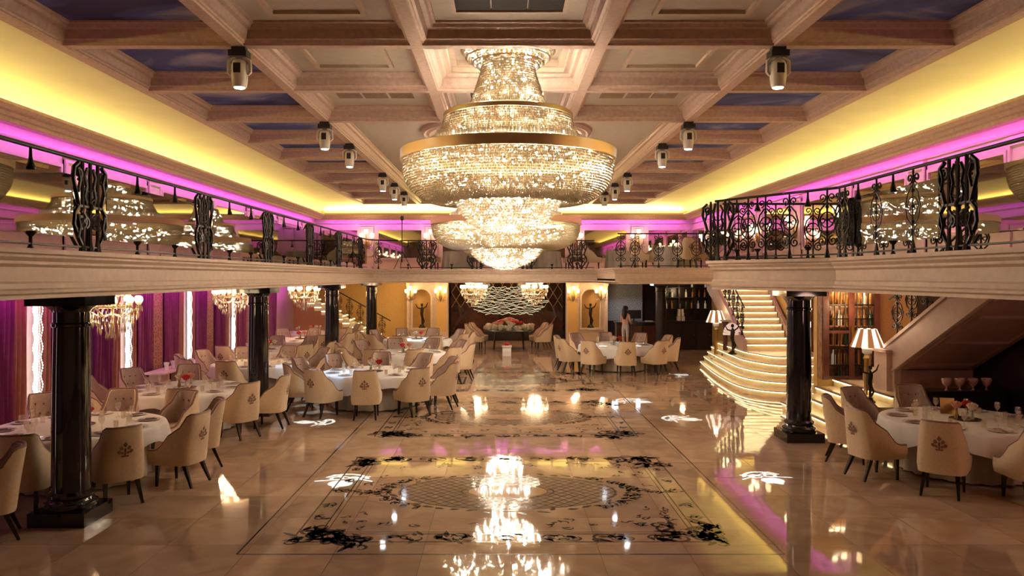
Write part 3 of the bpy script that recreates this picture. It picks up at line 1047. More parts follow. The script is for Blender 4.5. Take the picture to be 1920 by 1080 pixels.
def big_chandelier():
    rnd = random.Random(11)
    t = thing('crystal_chandelier', 'huge tiered crystal chandelier with gold drum band, nearest to the front', 'chandelier', (X0, 12.55, 3.58), 0, 'tiered crystal chandeliers')
    z = lambda v: v - 3.58

    def stuff(mb, name, m): return tag(mb.build(name, m, t), kind='stuff')
    MB().lathe([(.45, z(6.66)), (.72, z(6.64)), (.74, z(6.58)), (.45, z(6.56))], 48).build('ceiling_plate', M_GOLD, t, smooth=.6)
    stuff(bead_rings([(.72, z(6.58)), (.7, z(6.5)), (.62, z(6.4)), (.5, z(6.32))], 6, .03, .03, rnd), 'canopy_beads', M_CRYSTAL2)
    for r, zz in ((.76, 6.56), (.68, 6.44), (.57, 6.36)):
        MB().tube([(r * math.cos(2 * PI * k / 48), r * math.sin(2 * PI * k / 48), z(zz)) for k in range(48)], .018, 6, True).build('canopy_ring', M_GOLD, t, smooth=1.0)
    stuff(strand_skirt([(.43, z(6.36)), (.44, z(6.22)), (.5, z(6.02)), (.6, z(5.74)), (.7, z(5.57))], 130, .0125, .021, rnd), 'neck_strands', M_CRYSTAL)
    MB().lathe([(.7, z(5.58)), (1.02, z(5.54)), (1.05, z(5.52)), (1.05, z(5.46)), (1.0, z(5.46)), (1.0, z(5.52)), (.7, z(5.56))], 64, cap=False).build('upper_ring', M_BAND, t, smooth=.5)
    stuff(strand_skirt([(1.03, z(5.46)), (1.06, z(5.32)), (1.13, z(5.18)), (1.22, z(5.06))], 270, .0125, .021, rnd), 'upper_skirt', M_CRYSTAL)
    fl = MB()
    for k in range(150):
        a = 2 * PI * k / 150
        fl.box((1.28 * math.cos(a), 1.28 * math.sin(a), z(5.045)), (.02, .035, .1), a)
    stuff(fl, 'fluted_prisms', M_CRYSTAL2)
    MB().lathe([(1.29, z(4.935)), (1.7, z(4.935)), (1.74, z(4.92)), (1.74, z(4.765)), (1.71, z(4.76)), (1.7, z(4.78)), (1.7, z(4.9)), (1.29, z(4.915))], 96, cap=False).build('drum_band', M_BAND, t, smooth=.5)
    stuff(strand_skirt([(1.7, z(4.78)), (1.7, z(4.6)), (1.66, z(4.45)), (1.57, z(4.3)), (1.42, z(4.18)), (1.22, z(4.1)), (1.0, z(4.1)), (.86, z(4.16))], 400, .0125, .021, rnd), 'drum_skirt', M_CRYSTAL)
    MB().lathe([(.84, z(4.2)), (.88, z(4.19)), (.88, z(4.12)), (.84, z(4.12))], 64, cap=False).build('lower_ring', M_GOLD, t, smooth=.5)
    stuff(bead_rings([(.85, z(4.12)), (.8, z(4.0)), (.73, z(3.9)), (.62, z(3.78)), (.46, z(3.67)), (.26, z(3.61)), (.06, z(3.585))], 17, .024, .024, rnd), 'bowl_beads', M_CRYSTAL2)
    MB().ball((0, 0, z(3.6)), .04, 8).build('finial', M_CRYSTAL2, t)
    MB().tube([(0, 0, z(6.6)), (0, 0, z(3.7))], .03, 8).build('stem', M_GOLD, t)
    lp = MB()  # glowing beads added just inside the skirts for sparkle between the strands
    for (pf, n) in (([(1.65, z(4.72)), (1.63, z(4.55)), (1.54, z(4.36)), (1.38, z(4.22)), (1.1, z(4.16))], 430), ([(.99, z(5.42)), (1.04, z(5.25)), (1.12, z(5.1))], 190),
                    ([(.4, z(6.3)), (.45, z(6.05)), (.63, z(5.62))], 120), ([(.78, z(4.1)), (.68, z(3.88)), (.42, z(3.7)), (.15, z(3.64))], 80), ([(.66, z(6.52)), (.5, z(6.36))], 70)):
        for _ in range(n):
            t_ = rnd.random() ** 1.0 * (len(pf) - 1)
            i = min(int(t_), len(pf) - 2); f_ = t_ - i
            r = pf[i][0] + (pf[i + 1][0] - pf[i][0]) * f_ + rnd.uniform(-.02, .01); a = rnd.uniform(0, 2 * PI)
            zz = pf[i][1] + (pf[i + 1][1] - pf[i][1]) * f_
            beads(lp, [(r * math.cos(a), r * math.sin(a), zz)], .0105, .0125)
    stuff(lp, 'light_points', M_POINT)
    bm = MB().ball((0, 0, 0), .024, 7).mesh('bulb', M_BULB, 1.2)
    for (n, r, zz) in ((40, 1.55, 4.6), (30, 1.4, 4.38), (14, 1.15, 4.25), (26, .98, 5.3), (14, .98, 5.12), (14, .55, 5.82), (10, .36, 6.1), (10, .62, 4.05), (6, .45, 3.88), (5, .3, 3.76), (16, .6, 6.5)):
        for k in range(n):
            a = 2 * PI * (k + rnd.uniform(-.4, .4)) / n
            put('bulb', bm, t, (r * math.cos(a), r * math.sin(a), z(zz) + rnd.uniform(-.1, .1)))
    return t


ch1 = big_chandelier()
ch2 = dup(ch1, (X0, 19.3, 3.12), .4, 'second huge crystal chandelier, hanging lower behind the first', scale=(1.08, 1.08, .9))
MB().tube([(0, 0, 2.9), (0, 0, (6.67 - 3.12) / .9)], .05, 8).build('hanging_rod', M_GOLD, ch2)
ch3 = dup(ch1, (X0, 26.0, 3.12), .9, 'third crystal chandelier, hidden behind the others but mirrored in the floor', scale=(.83, .83, .8))
MB().tube([(0, 0, 2.9), (0, 0, (6.67 - 3.12) / .8)], .05, 8).build('hanging_rod', M_GOLD, ch3)

# ------------------------------------------------------------ moving-head spotlights
def moving_head(x, y, label):
    t = thing('moving_head_light', label, 'spotlight', (x, y, ZC), 0, 'moving-head spotlights')
    MB().box((0, 0, -.03), (.2, .12, .06)).build('clamp', M_DARK, t)
    MB().box((0, 0, -.1), (.26, .22, .09)).build('base', M_DARK, t)
    for s in (-1, 1):
        MB().tube([(s * .06, 0, -.14), (s * .15, 0, -.2), (s * .155, 0, -.36), (s * .12, 0, -.4)], [.03, .03, .03, .025], 6).build('yoke_arm', M_WHITE, t, smooth=.8)
    h = MB().lathe([(.05, -.18), (.09, -.2), (.115, -.26), (.12, -.36), (.115, -.46), (.1, -.56), (.085, -.58)], 18)
    b = h.build('lamp_head', M_WHITE, t, smooth=.8)
    MB().box((0, -.115, -.32), (.1, .02, .14)).build('vent_panel', M_DARK, b)
    MB().lathe([(.075, -.581), (.07, -.59), (.04, -.595)], 16).build('lens', M_LENS, t)
    return t


for k, y in enumerate((11.2, 16.6, 19.3, 24.7, 27.4, 30.1)):
    for s, sd in ((-1, 'left'), (1, 'right')):
        moving_head(X0 + s * 3.9, y, 'white moving-head spotlight under the %s ceiling beam, %s from the front' % (sd, ORD[k]))


def gobo(x, y, z, tx, ty, energy, half=.075, pattern=True, flip=1, col=(.45, .7, 1)):
    """a spotlight in a moving head that throws a cut-out pattern on the floor"""
    d = Vector((tx - x, ty - y, -z))
    o = lamp('SPOT', 'gobo_spot', (x, y, z), energy, col, spot_size=half * 2.6, spot_blend=.15, shadow_soft_size=.001)
    o.rotation_euler = d.to_track_quat('-Z', 'Y').to_euler()
    if not pattern: return o
    l = o.data
    l.use_nodes = True
    nt = l.node_tree
    em = [n for n in nt.nodes if n.type == 'EMISSION'][0]
    tc = node(nt, 'ShaderNodeTexCoord')
    sp = node(nt, 'ShaderNodeSeparateXYZ')
    nt.links.new(tc.outputs['Normal'], sp.inputs[0])

    def M(op, a, b=None, c=None):
        n = node(nt, 'ShaderNodeMath', operation=op)
        for i, v in enumerate((a, b, c)):
            if v is None: continue
            if isinstance(v, (int, float)): n.inputs[i].default_value = v
            else: nt.links.new(v, n.inputs[i])
        return n.outputs[0]
    u = M('DIVIDE', M('DIVIDE', sp.outputs[0], sp.outputs[2]), half * flip)
    v = M('DIVIDE', M('DIVIDE', sp.outputs[1], sp.outputs[2]), half)

    def ell(cx, cy, a, b):
        return M('ADD', M('POWER', M('DIVIDE', M('SUBTRACT', u, cx), a), 2.0), M('POWER', M('DIVIDE', M('SUBTRACT', v, cy), b), 2.0))

    def disc(cx, cy, a, b): return M('LESS_THAN', ell(cx, cy, a, b), 1.0)
    def arc_(cx, cy, a, b, w): return M('COMPARE', M('SQRT', ell(cx, cy, a, b)), 1.0, w)
    tot = disc(-.38, .0, .42, .42)
    for q in (disc(-.82, .02, .14, .12), M('MULTIPLY', arc_(.05, .0, .85, .78, .09), M('GREATER_THAN', u, .35)),
              arc_(.3, .34, .2, .2, .3), M('MULTIPLY', arc_(.33, -.22, .22, .26, .25), M('LESS_THAN', v, -.1)),
              M('COMPARE', M('ADD', u, M('MULTIPLY', v, .5)), .28, .06), M('COMPARE', M('SUBTRACT', u, M('MULTIPLY', v, .45)), .5, .05)):
        tot = M('MAXIMUM', tot, q)
    tot = M('MULTIPLY', tot, M('LESS_THAN', ell(0, 0, 1, 1), 1.0))
    wv = node(nt, 'ShaderNodeTexVoronoi'); wv.inputs['Scale'].default_value = 150
    nt.links.new(tc.outputs['Normal'], wv.inputs['Vector'])
    tot = M('MULTIPLY', tot, M('MULTIPLY_ADD', wv.outputs['Distance'], .9, .5))
    tot = M('ADD', tot, M('MULTIPLY', M('SUBTRACT', 1.0, M('MINIMUM', ell(0, 0, 1.1, 1.1), 1.0)), .05))
    nt.links.new(M('MULTIPLY', tot, 1.0), em.inputs['Strength'])
    return o


HZ = ZC - .62
gobo(X0 - 3.9, 11.2, HZ, -2.25, 11.0, 8000, .068)
gobo(X0 + 3.9, 11.2, HZ, 3.82, 11.15, 8000, .068, flip=-1)
gobo(X0 - 3.9, 16.6, HZ, -3.75, 15.45, 6500, .075)
gobo(X0 + 3.9, 16.6, HZ, 3.68, 15.8, 6500, .075, flip=-1)
gobo(X0 + 3.9, 19.3, HZ, 3.1, 18.05, 6500, .08, flip=-1)
gobo(X0 + 3.9, 24.7, HZ, 5.15, 22.8, 6500, .08, flip=-1)
gobo(X0 - 3.9, 16.6, HZ, -3.75, 17.2, 900, .13, pattern=False)
gobo(X0 - 3.9, 19.3, HZ, -5.0, 18.6, 700, .1, pattern=False)
gobo(X0 - 3.9, 24.7, HZ, -2.6, 26.6, 1300, .12, pattern=False)
gobo(X0 + 3.9, 27.4, HZ, 2.6, 24.2, 900, .08, pattern=False)

# ------------------------------------------------------------ sconces and small chandeliers
GLOBE_ME = MB().lathe([(.02, -.05), (.045, -.03), (.06, .01), (.055, .06), (.06, .09)], 10).mesh('lamp_shade', M_SHADEW, 1.0)


def sconce_meshes():
    b = MB()
    b.lathe([(.02, -.2), (.05, -.14), (.07, -.05), (.05, .05), (.02, .12)], 10)
    arms = []
    for a in (-70, 0, 70):
        r = math.radians(a)
        dx, dy = math.sin(r), math.cos(r)
        h = .12 if a == 0 else 0
        arms.append(MB().tube([(0, .03, -.06), (dx * .08, dy * .08 + .03, -.12), (dx * .17, dy * .17 + .03, -.04), (dx * .18, dy * .18 + .03, .1 + h)], .013, 5).mesh('arm', M_BRASS, 1.0))
    drops = MB()
    rnd = random.Random(4)
    beads(drops, [(rnd.uniform(-.2, .2), .05 + rnd.uniform(0, .16), rnd.uniform(-.22, .02)) for _ in range(26)], .014, .03)
    return b.mesh('back_plate', M_BRASS, .8), arms, drops.mesh('crystal_drops', M_CRYSTAL2)


SC = sconce_meshes()


def sconce(loc, rz, label, group, light=0, sc=1.0):
    t = thing('wall_sconce', label, 'wall lamp', loc, rz, group)
    t.scale = (sc, sc, sc)
    put('back_plate', SC[0], t)
    for a in SC[1]: put('arm', a, t)
    for a in (-70, 0, 70):
        r = math.radians(a)
        put('lamp_shade', GLOBE_ME, t, (math.sin(r) * .18, math.cos(r) * .18 + .03, .17 + (.12 if a == 0 else 0)))
    tag(put('crystal_drops', SC[2], t), kind='stuff')
    if light:
        f = Vector((-math.sin(rz), math.cos(rz), 0))
        lamp('POINT', 'sconce_light', Vector(loc) + f * .4 * sc + Vector((0, 0, .25 * sc)), light, (1, .68, .36), shadow_soft_size=.12)
    return t


for k, y in enumerate(PL[1:]):
    sconce((WL + .09, y, 4.35), -PI / 2, 'lit crystal sconce on the left gallery wall, %s from the front' % ORD[k], 'gallery sconces', 0, 1.25)
for k, y in enumerate(PR[1:]):
    sconce((WR - .09, y, 4.35), PI / 2, 'lit crystal sconce on the right gallery wall, %s from the front' % ORD[k], 'gallery sconces', 0, 1.25)
for k, x in enumerate((-6.6, -3.45, 3.6, 6.65)):
    sconce((x, WB - .09, 4.6), PI, 'lit crystal sconce on the far gallery wall, %s from the left' % ORD[k], 'gallery sconces', 14, 1.6)


def small_meshes():
    rnd = random.Random(9)
    cu = MB().lathe([(.012, 0), (.03, .01), (.045, .03), (.05, .05)], 9).mesh('candle_cup', M_CRYSTAL2, .8)
    sh = MB().lathe([(.05, 0), (.062, .03), (.055, .08), (.03, .1)], 10).mesh('lamp_shade', M_SHADEW, .8)
    d = MB()
    for (r, z, n, l) in ((.44, -.3, 40, .06), (.4, -.42, 36, .07), (.32, -.54, 30, .07), (.22, -.66, 20, .07), (.1, -.76, 10, .07)):
        for k in range(n):
            a = 2 * PI * k / n
            q = r + rnd.uniform(-.02, .02)
            beads(d, [(q * math.cos(a), q * math.sin(a), z + rnd.uniform(-.03, .03))], .014, l)
    return cu, sh, d.mesh('crystal_drops', M_CRYSTAL2)


SM = small_meshes()


def small_chandelier(x, y, label, light, sc=1.0):
    t = thing('aisle_chandelier', label, 'chandelier', (x, y, 2.68), 0, 'small crystal chandeliers')
    t.scale = (sc, sc, sc)
    MB().lathe([(.1, 0), (.11, -.03), (.03, -.06)][::-1], 12).build('ceiling_rose', M_BRASS, t)
    MB().tube([(0, 0, -.03), (0, 0, -.8)], .018, 6).build('stem', M_CRYSTAL2, t)
    MB().tube([(.3 * math.cos(2 * PI * k / 24), .3 * math.sin(2 * PI * k / 24), -.28) for k in range(24)], .015, 5, True).build('ring', M_BRASS, t)
    for (n, r, z) in ((10, .42, -.2), (6, .24, -.06)):
        for k in range(n):
            a = 2 * PI * (k + .3) / n
            ca, sa = math.cos(a), math.sin(a)
            MB().tube([(0, 0, z - .2), (r * .5 * ca, r * .5 * sa, z - .24), (r * ca, r * sa, z - .1), (r * ca, r * sa, z - .02)], .012, 5).build('arm', M_CRYSTAL2, t)
            put('candle_cup', SM[0], t, (r * ca, r * sa, z - .05))
            put('lamp_shade', SM[1], t, (r * ca, r * sa, z))
    tag(put('crystal_drops', SM[2], t), kind='stuff')
    if light: lamp('POINT', 'aisle_light', (x, y, 2.3), light, WARM, shadow_soft_size=.3)
    return t


small_chandelier(-6.5, 12.9, 'small crystal chandelier under the left gallery, nearest to the front', 45)
small_chandelier(-6.85, 19.6, 'small crystal chandelier under the left gallery, second from the front', 60)
small_chandelier(-6.8, 26.6, 'small crystal chandelier under the left gallery, third from the front', 80, 1.15)
small_chandelier(-1.15, 31.8, 'left one of the two small crystal chandeliers before the dark mirror wall', 70, 1.2)
small_chandelier(1.35, 31.8, 'right one of the two small crystal chandeliers before the dark mirror wall', 70, 1.2)
# ------------------------------------------------------------ curtains, light strings and brocade on the left wall
def curtain_mesh(w, z0, z1, folds, depth, seed, gather=0.0):
    rnd = random.Random(seed)
    n, nz = folds * 8, 7
    m = MB()
    ph = [rnd.uniform(-.5, .5) for _ in range(folds + 1)]
    vs, fs = [], []
    for off in (0, -.012):
        for j in range(nz):
            t = j / (nz - 1)
            for i in range(n + 1):
                u = i / n
                a = 2 * PI * folds * u + ph[int(u * folds)] * .6
                g = 1 - gather * math.sin(PI * min(1, max(0, (1 - t) * 1.15 - .1))) ** 1.5
                vs.append((depth * (.5 + .5 * math.sin(a)) * (.8 + .2 * t) + .02 + off, (u - .5) * w * g + .012 * math.sin(7 * t + i), z0 + (z1 - z0) * t))
    N = nz * (n + 1)
    for j in range(nz - 1):
        for i in range(n):
            a = j * (n + 1) + i
            fs.append((a, a + 1, a + n + 2, a + n + 1))
            fs.append((N + a, N + a + n + 1, N + a + n + 2, N + a + 1))
    m.add(vs, fs)
    return m


plum = [curtain_mesh(.84, .03, 2.62, 6, .17, k, .1).mesh('drape', M_PURPLE, 1.2) for k in (1, 2)]
copper = [curtain_mesh(.46, .03, 2.62, 3, .12, k, .12).mesh('drape', M_BROWNCUR, 1.2) for k in (3, 4)]
rail_me = MB().tube([(.1, -.5, 2.63), (.1, .5, 2.63)], .018, 6).mesh('curtain_rail', M_DARK)
st = MB()
for s in (-1, 1):
    for k in range(44):
        z = .3 + k * .053
        sc = .04 + .03 * math.sin(k * .9)
        beads(st, [(.04, s * (.07 + sc * .4), z), (.06, s * (.09 + sc), z + .02)], .015, .026)
string_me = st.mesh('glowing_crystal_string', M_LEDW)  # crystals glow by themselves, standing in for light caught from the core
core_me = MB().prism([(0, -.03), (.05, -.03), (.05, .03), (0, .03)], 0, 2.62).mesh('lit_core', M_LEDW)
for k in range(7):
    y = 7.7 + 3.65 * k
    t = thing('light_curtain', 'glowing white crystal light curtain between drapes on the left wall, %s from the front' % ORD[k], 'light', (WL + .14, y, 0), 0, 'crystal light curtains')
    put('lit_core', core_me, t); tag(put('glowing_crystal_string', string_me, t), kind='stuff')
    for s, nm in ((-1, 'before'), (1, 'behind')):
        for (me, d, nme, colr) in ((copper[k % 2], .4, 'copper satin', 1), (plum[k % 2], 1.02, 'plum velvet', 0)):
            c = thing('curtain', '%s curtain on the left wall just %s the %s light curtain' % (nme, nm, ORD[k]), 'curtain', (WL + .02, y + s * d, 0), 0, nme + ' curtains')
            put('drape', me, c)
            if not colr: put('curtain_rail', rail_me, c)
    if k < 6:
        p = MB().b2((0, -.27, .0), (.1, .27, 2.67)).b2((0, -.3, 0), (.13, .3, .18)).b2((0, -.3, 2.5), (.13, .3, 2.67))
        struct(p.build('trim_brocade_pilaster', M_BROCADE, None, None, (WL, y + 1.825, 0)))
t = thing('wall_shelf', 'low shelf along the curtains beside the second light curtain', 'shelf', (-8.55, 20.6, 0))
MB().b2((-.28, -1.6, .49), (.28, 1.6, .53)).build('shelf_board', M_CREAM, t)
for s in (-1.3, 0, 1.3): MB().b2((-.24, s - .04, 0), (.24, s + .04, .49)).build('leg', M_DADO, t)
hv = MB().lathe([(.05, 0), (.06, .02), (.04, .06), (.06, .14), (.075, .2), (.06, .2), (.03, .12), (.02, .08)], 10, cap=False).mesh('candle_holder', M_CHINA, .9)
for k in range(6):
    tag(put('candle_holder', hv, None, (-8.5 + .22 * (k % 2), 19.6 + .2 * k, .53)), 'white goblet candle holder on the low curtain shelf, %s from the front' % ORD[k], 'candle holder', 'goblets on the low shelf')

# ------------------------------------------------------------ back left staircase
STAIRS = []
t = thing('staircase', 'lit marble staircase climbing behind the farthest left column', 'staircase', (0, 0, 0))
NST = 12
for k in range(NST):
    x, z = -4.55 - .29 * k, .165 * (k + 1)
    st = MB().b2((x - .29, 31.9, max(0, z - .33)), (x, 33.1, z)).build('step', M_STEP, t)
    MB().b2((x, 31.95, z - .06), (x + .012, 33.05, z - .03)).build('light_strip', M_LED, st)
    MB().b2((x - .25, 31.87, z - .16), (x - .02, 31.9, z - .03)).build('riser_panel', M_LED if False else M_CHINA, st)
    MB().b2((x - .28, 31.885, z - .19), (x - .0, 31.9, z - .17)).build('side_light_strip', M_LED, st)
lam = lamp('POINT', 'stair_glow', (-5.4, 31.2, 2.2), 30, (1, .72, .3), shadow_soft_size=.2)


def spiral_pts(cx, cz, r, a0, turns, n=16, sgn=1, shrink=.82):
    return [(cx + r * (1 - shrink * i / n) * math.cos(a0 + sgn * turns * 2 * PI * i / n), 0, cz + r * (1 - shrink * i / n) * math.sin(a0 + sgn * turns * 2 * PI * i / n)) for i in range(n + 1)]


H = 1.08


def cluster_mesh():
    m = MB()
    for u in (-.17, 0, .17):
        m.tube([(u, 0, 0), (u, 0, H)], .024, 6)
        m.tube([(u, 0, 0), (u, 0, .02), (u, 0, .17)], [.05, .045, .018], 6)
    for s in (-1, 1):
        m.tube([(s * .14, 0, .03), (s * .24, 0, .14), (s * .36, 0, .32), (s * .34, 0, .46), (s * .25, 0, .55), (s * .3, 0, .68), (s * .37, 0, .84), (s * .35, 0, .98), (s * .26, 0, 1.04)], .026, 6)
        m.tube(spiral_pts(s * .2, .36, .12, PI / 2, 1.5, 18, s), .021, 5)
        m.tube(spiral_pts(s * .1, .36, .075, -PI / 2, 1.2, 14, -s), .019, 5)
        m.tube(spiral_pts(s * .26, .92, .075, -PI / 2, 1.3, 14, -s), .019, 5)
        m.tube([(s * .08, 0, .55), (s * .12, 0, .66), (s * .08, 0, .78), (s * .12, 0, .9), (s * .06, 0, 1.0)], .021, 5)
        m.tube([(s * .1, .1, .06), (s * .24, .16, .3), (s * .14, .1, .55), (s * .24, .14, .82), (s * .12, .06, 1.04)], .022, 5)
        m.tube([(s * .3, -.02, .16), (s * .25, -.02, .3), (s * .3, -.02, .44)], .02, 5)
        m.tube([(s * .3, -.02, .7), (s * .25, -.02, .84), (s * .3, -.02, .96)], .02, 5)
        for z in (.3, .42, .6, .72):
            m.tube([(s * .02, 0, z), (s * .09, .01, z + .04), (s * .15, 0, z)], [.006, .022, .006], 5)
    m.tube([(-.3, 0, .54), (.3, 0, .54)], .02, 5)
    m.ball((0, 0, .54), .05, 8)
    return m.mesh('scroll_panel', M_IRON, 1.0)


def column_mesh():
    m = MB()
    m.tube([(0, 0, 0), (0, 0, H)], .015, 6)
    m.tube([(0, 0, 0), (0, 0, .03), (0, 0, .15)], [.045, .04, .017], 6)
    for s in (-1, 1):
        m.tube(spiral_pts(s * .1, .27, .085, PI * .5, 1.4, 14, s), .013, 5)
        m.tube(spiral_pts(s * .085, .95, .07, -PI * .5, 1.3, 12, -s), .012, 5)
        m.tube([(s * .02, 0, .36), (s * .13, 0, .45), (s * .17, 0, .6), (s * .12, 0, .76), (s * .02, 0, .86)], .014, 5)
        m.tube(spiral_pts(s * .075, .6, .07, PI * .5, 1.2, 12, -s), .011, 5)
    m.tube([(.12 * math.cos(2 * PI * k / 16), 0, .6 + .12 * math.sin(2 * PI * k / 16)) for k in range(16)], .012, 5, True)
    for z in (.4, .8, .6): m.ball((0, 0, z), .032, 6)
    return m.mesh('scroll_column', M_IRON, 1.0)


CLU, COL = cluster_mesh(), column_mesh()
PEND = MB().lathe([(.05, -.24), (.055, -.22), (.03, -.16), (.018, -.1), (.014, 0)], 8).mesh('pendant', M_IRON, .8)
STUB = MB().lathe([(.04, 0), (.02, .05), (.018, .13), (.055, .17), (.06, .19)], 8).mesh('stub_post', M_IRON, .8)


def railing(label, p, q, clusters=(), columns=(), pends=(), z=ZT, slope=0.0, h=H, panes=()):
    """iron railing from p to q; positions are distances along it"""
    p, q = Vector(p), Vector(q)
    d = q - p
    L = d.length
    rz = math.atan2(d.y, d.x)
    t = thing('iron_railing', label, 'railing', (p.x, p.y, z), rz, 'wrought iron railings')
    MB().tube([(0, 0, h), (L, 0, h + slope * L)], .022, 8).build('handrail', M_IRON, t, smooth=1.0)
    MB().tube([(0, 0, .06), (L, 0, .06 + slope * L)], .014, 5).build('bottom_rail', M_IRON, t)
    for me, us in ((CLU, clusters), (COL, columns)):
        for u in us: put(me.name.split('.')[0], me, t, (u, 0, slope * u))
    for u in pends:
        put('pendant', PEND, t, (u, 0, h + slope * u - .01)); put('stub_post', STUB, t, (u, 0, slope * u))
    for a, b in panes:
        MB().b2((a, -.006, .17), (b, .006, h - .2)).build('glass_pane', M_PANE, t)
    return t


y0 = 3.0
cl = [y - y0 for y in (5.69, 9.26, 12.8, 16.3, 19.85, 23.4, 26.95)]
pn = [(a + .38, b - .38) for a, b in zip(cl[:-1], cl[1:])] + [(.1, cl[0] - .38), (cl[-1] + .38, 25.2)]
pe = [v + o for v in cl[:-1] for o in (1.2, 2.4)] + [.6]
railing('long black iron railing along the left gallery edge', (-4.93, y0, 0), (-4.93, 28.3, 0), cl, (), pe, panes=pn)
m = MB(); m.tube([(a[0] - .08, a[1] + .06, ZT + H) for a in arc], .026, 8)
t = thing('iron_railing', 'short curved corner piece of black railing at the far left gallery corner', 'railing', (0, 0, 0), 0, 'wrought iron railings')
m.build('handrail', M_IRON, t, smooth=1.0)
put('scroll_column', COL, t, (-4.62, 28.95, ZT), PI / 4)
railing('black iron railing along the far gallery edge, behind the chandeliers', (-3.85, 29.28, 0), (3.5, 29.28, 0), (1.0, 2.9, 4.8, 6.7), (), (.3, 1.95, 3.85, 5.75))
railing('black iron railing on the projecting back right gallery section', (3.68, 24.58, 0), (6.72, 24.58, 0), (), (.1, .55, 1.3, 1.9, 2.5, 2.95), ())
railing('black iron railing on the slanted corner over the right column', (3.87, 14.02, 0), (5.17, 11.9, 0), (.06,), (.75, 1.12, 1.6, 2.3), (.5, .95, 1.95))
railing('black iron railing along the near right gallery edge', (5.17, 11.87, 0), (5.17, 3.0, 0), (3.1, 6.6), (.03, .22, 1.2, 2.15), (.65, 1.65, 4.3, 5.4), panes=((.1, 2.72), (3.48, 6.2)))
railing('black iron railing at the back of the right stairwell opening', (4.15, 14.54, 0), (6.52, 14.54, 0), (), (.3, 1.0, 1.7, 2.3), ())
railing('black iron railing along the side of the right stairwell opening', (6.52, 14.5, 0), (6.52, 10.6, 0), (), (.5, 1.3, 2.1, 2.9), ())

# slanted railing of the back left staircase
t = railing('slanted black railing of the back left staircase', (-4.6, 31.95, 0), (-7.9, 31.95, 0), (), (), (), z=.22, slope=.56, h=.86)
for k in range(7):
    u = .35 + .45 * k
    put('scroll_column', COL, t, (u, 0, .56 * u), 0, (.85, .85, .82))

# ------------------------------------------------------------ back wall: piers, niches, dark mirror wall
def niche_block(x0, x1, cx, name):
    m = MB()
    w, zb, zs = .4, .66, 1.95
    P = [(x0, 0), (x0, 2.68), (x1, 2.68), (x1, 0), (cx + w, 0), (cx + w, zb), (cx + w, zs)] if False else None
    def slab(a, b, c, d): m.b2((a, 33.9, c), (b, 34.3, d))
    slab(x0, cx - w, 0, 2.68); slab(cx + w, x1, 0, 2.68); slab(cx - w, cx + w, 0, zb)
    n = 12
    for k in range(n):
        a, b = PI * k / n, PI * (k + 1) / n
        xa, xb = cx + w * math.cos(a), cx + w * math.cos(b)
        za, zb2 = zs + w * math.sin(a), zs + w * math.sin(b)
        vs = [(xa, y, z) for y in (33.9, 34.3) for z in (za, 2.68)] + [(xb, y, z) for y in (33.9, 34.3) for z in (zb2, 2.68)]
        m.add(vs, [(0, 1, 5, 4), (2, 6, 7, 3), (0, 4, 6, 2), (0, 2, 3, 1), (4, 5, 7, 6)])
    m.b2((cx - w - .02, 34.3, 0), (cx + w + .02, 34.36, 2.68), 1)
    b = struct(m.build(name, [M_CREAM, M_OCHRE]))
    f = MB()
    pts = [(cx - w - .03, 33.89, zb)] + [(cx + (w + .03) * math.cos(PI - PI * k / 16), 33.89, zs + (w + .03) * math.sin(PI * k / 16)) for k in range(17)] + [(cx + w + .03, 33.89, zb)]
    f.tube(pts, .04, 6); f.b2((cx - w - .1, 33.8, zb - .08), (cx + w + .1, 33.92, zb))
    f.build('niche_trim', M_CREAM, b, smooth=1.0)
    return b


niche_block(-4.15, -2.35, -3.52, 'wall_rear_niche_left')
niche_block(2.82, 4.62, 3.9, 'wall_rear_niche_right')
for x in (-2.65, 3.1, -4.1, 4.57):
    w = .27 if abs(x) < 3.5 else .06
    m = MB().b2((x - w, 33.82, 0), (x + w, 33.9, 2.68)).b2((x - w - .03, 33.78, 0), (x + w + .03, 33.9, .25)).b2((x - w - .03, 33.78, 2.5), (x + w + .03, 33.9, 2.68))
    if w > .1: m.b2((x - w + .06, 33.8, .5), (x + w - .06, 33.83, 2.3), 1)
    struct(m.build('trim_pier', [M_CREAM, M_OCHRE]))
for x, y, lab in ((-2.68, 33.8, 'lit wall lamp on the pier left of the dark mirror wall'), (-3.98, 33.88, 'lit wall lamp left of the left arched niche'),
                  (3.12, 33.8, 'lit wall lamp on the pier right of the dark mirror wall'), (4.32, 33.88, 'lit wall lamp right of the right arched niche')):
    sconce((x, y, 2.05), PI, lab, 'wall lamps beside the niches', 16, 1.15)


def figurine(label, loc, s, m=M_BRONZE, rz=0):
    t = thing('figurine', label, 'statue', loc, rz)
    b = MB()
    b.tube([(0, 0, .14 * s), (.02 * s, 0, .45 * s), (-.01 * s, 0, .62 * s), (.01 * s, 0, .85 * s), (.0, 0, .98 * s)], [.03 * s, .055 * s, .075 * s, .085 * s, .03 * s], 8)
    b.tube([(.02 * s, 0, .5 * s), (.1 * s, -.03 * s, .32 * s), (.05 * s, .03 * s, .16 * s)], [.05 * s, .04 * s, .025 * s], 7)
    b.tube([(.05 * s, 0, .88 * s), (.2 * s, 0, .98 * s), (.27 * s, 0, 1.16 * s)], [.03 * s, .026 * s, .016 * s], 6)
    b.tube([(-.05 * s, 0, .88 * s), (-.2 * s, -.02 * s, .92 * s), (-.28 * s, 0, 1.08 * s)], [.03 * s, .026 * s, .016 * s], 6)
    b.ball((0, 0, 1.06 * s), .065 * s, 9, 1.2)
    b.build('figure', m, t, smooth=1.2)
    MB().lathe([(.16 * s, 0), (.17 * s, .04 * s), (.11 * s, .08 * s), (.09 * s, .15 * s)], 14).build('pedestal', m, t, smooth=.7)
    return t


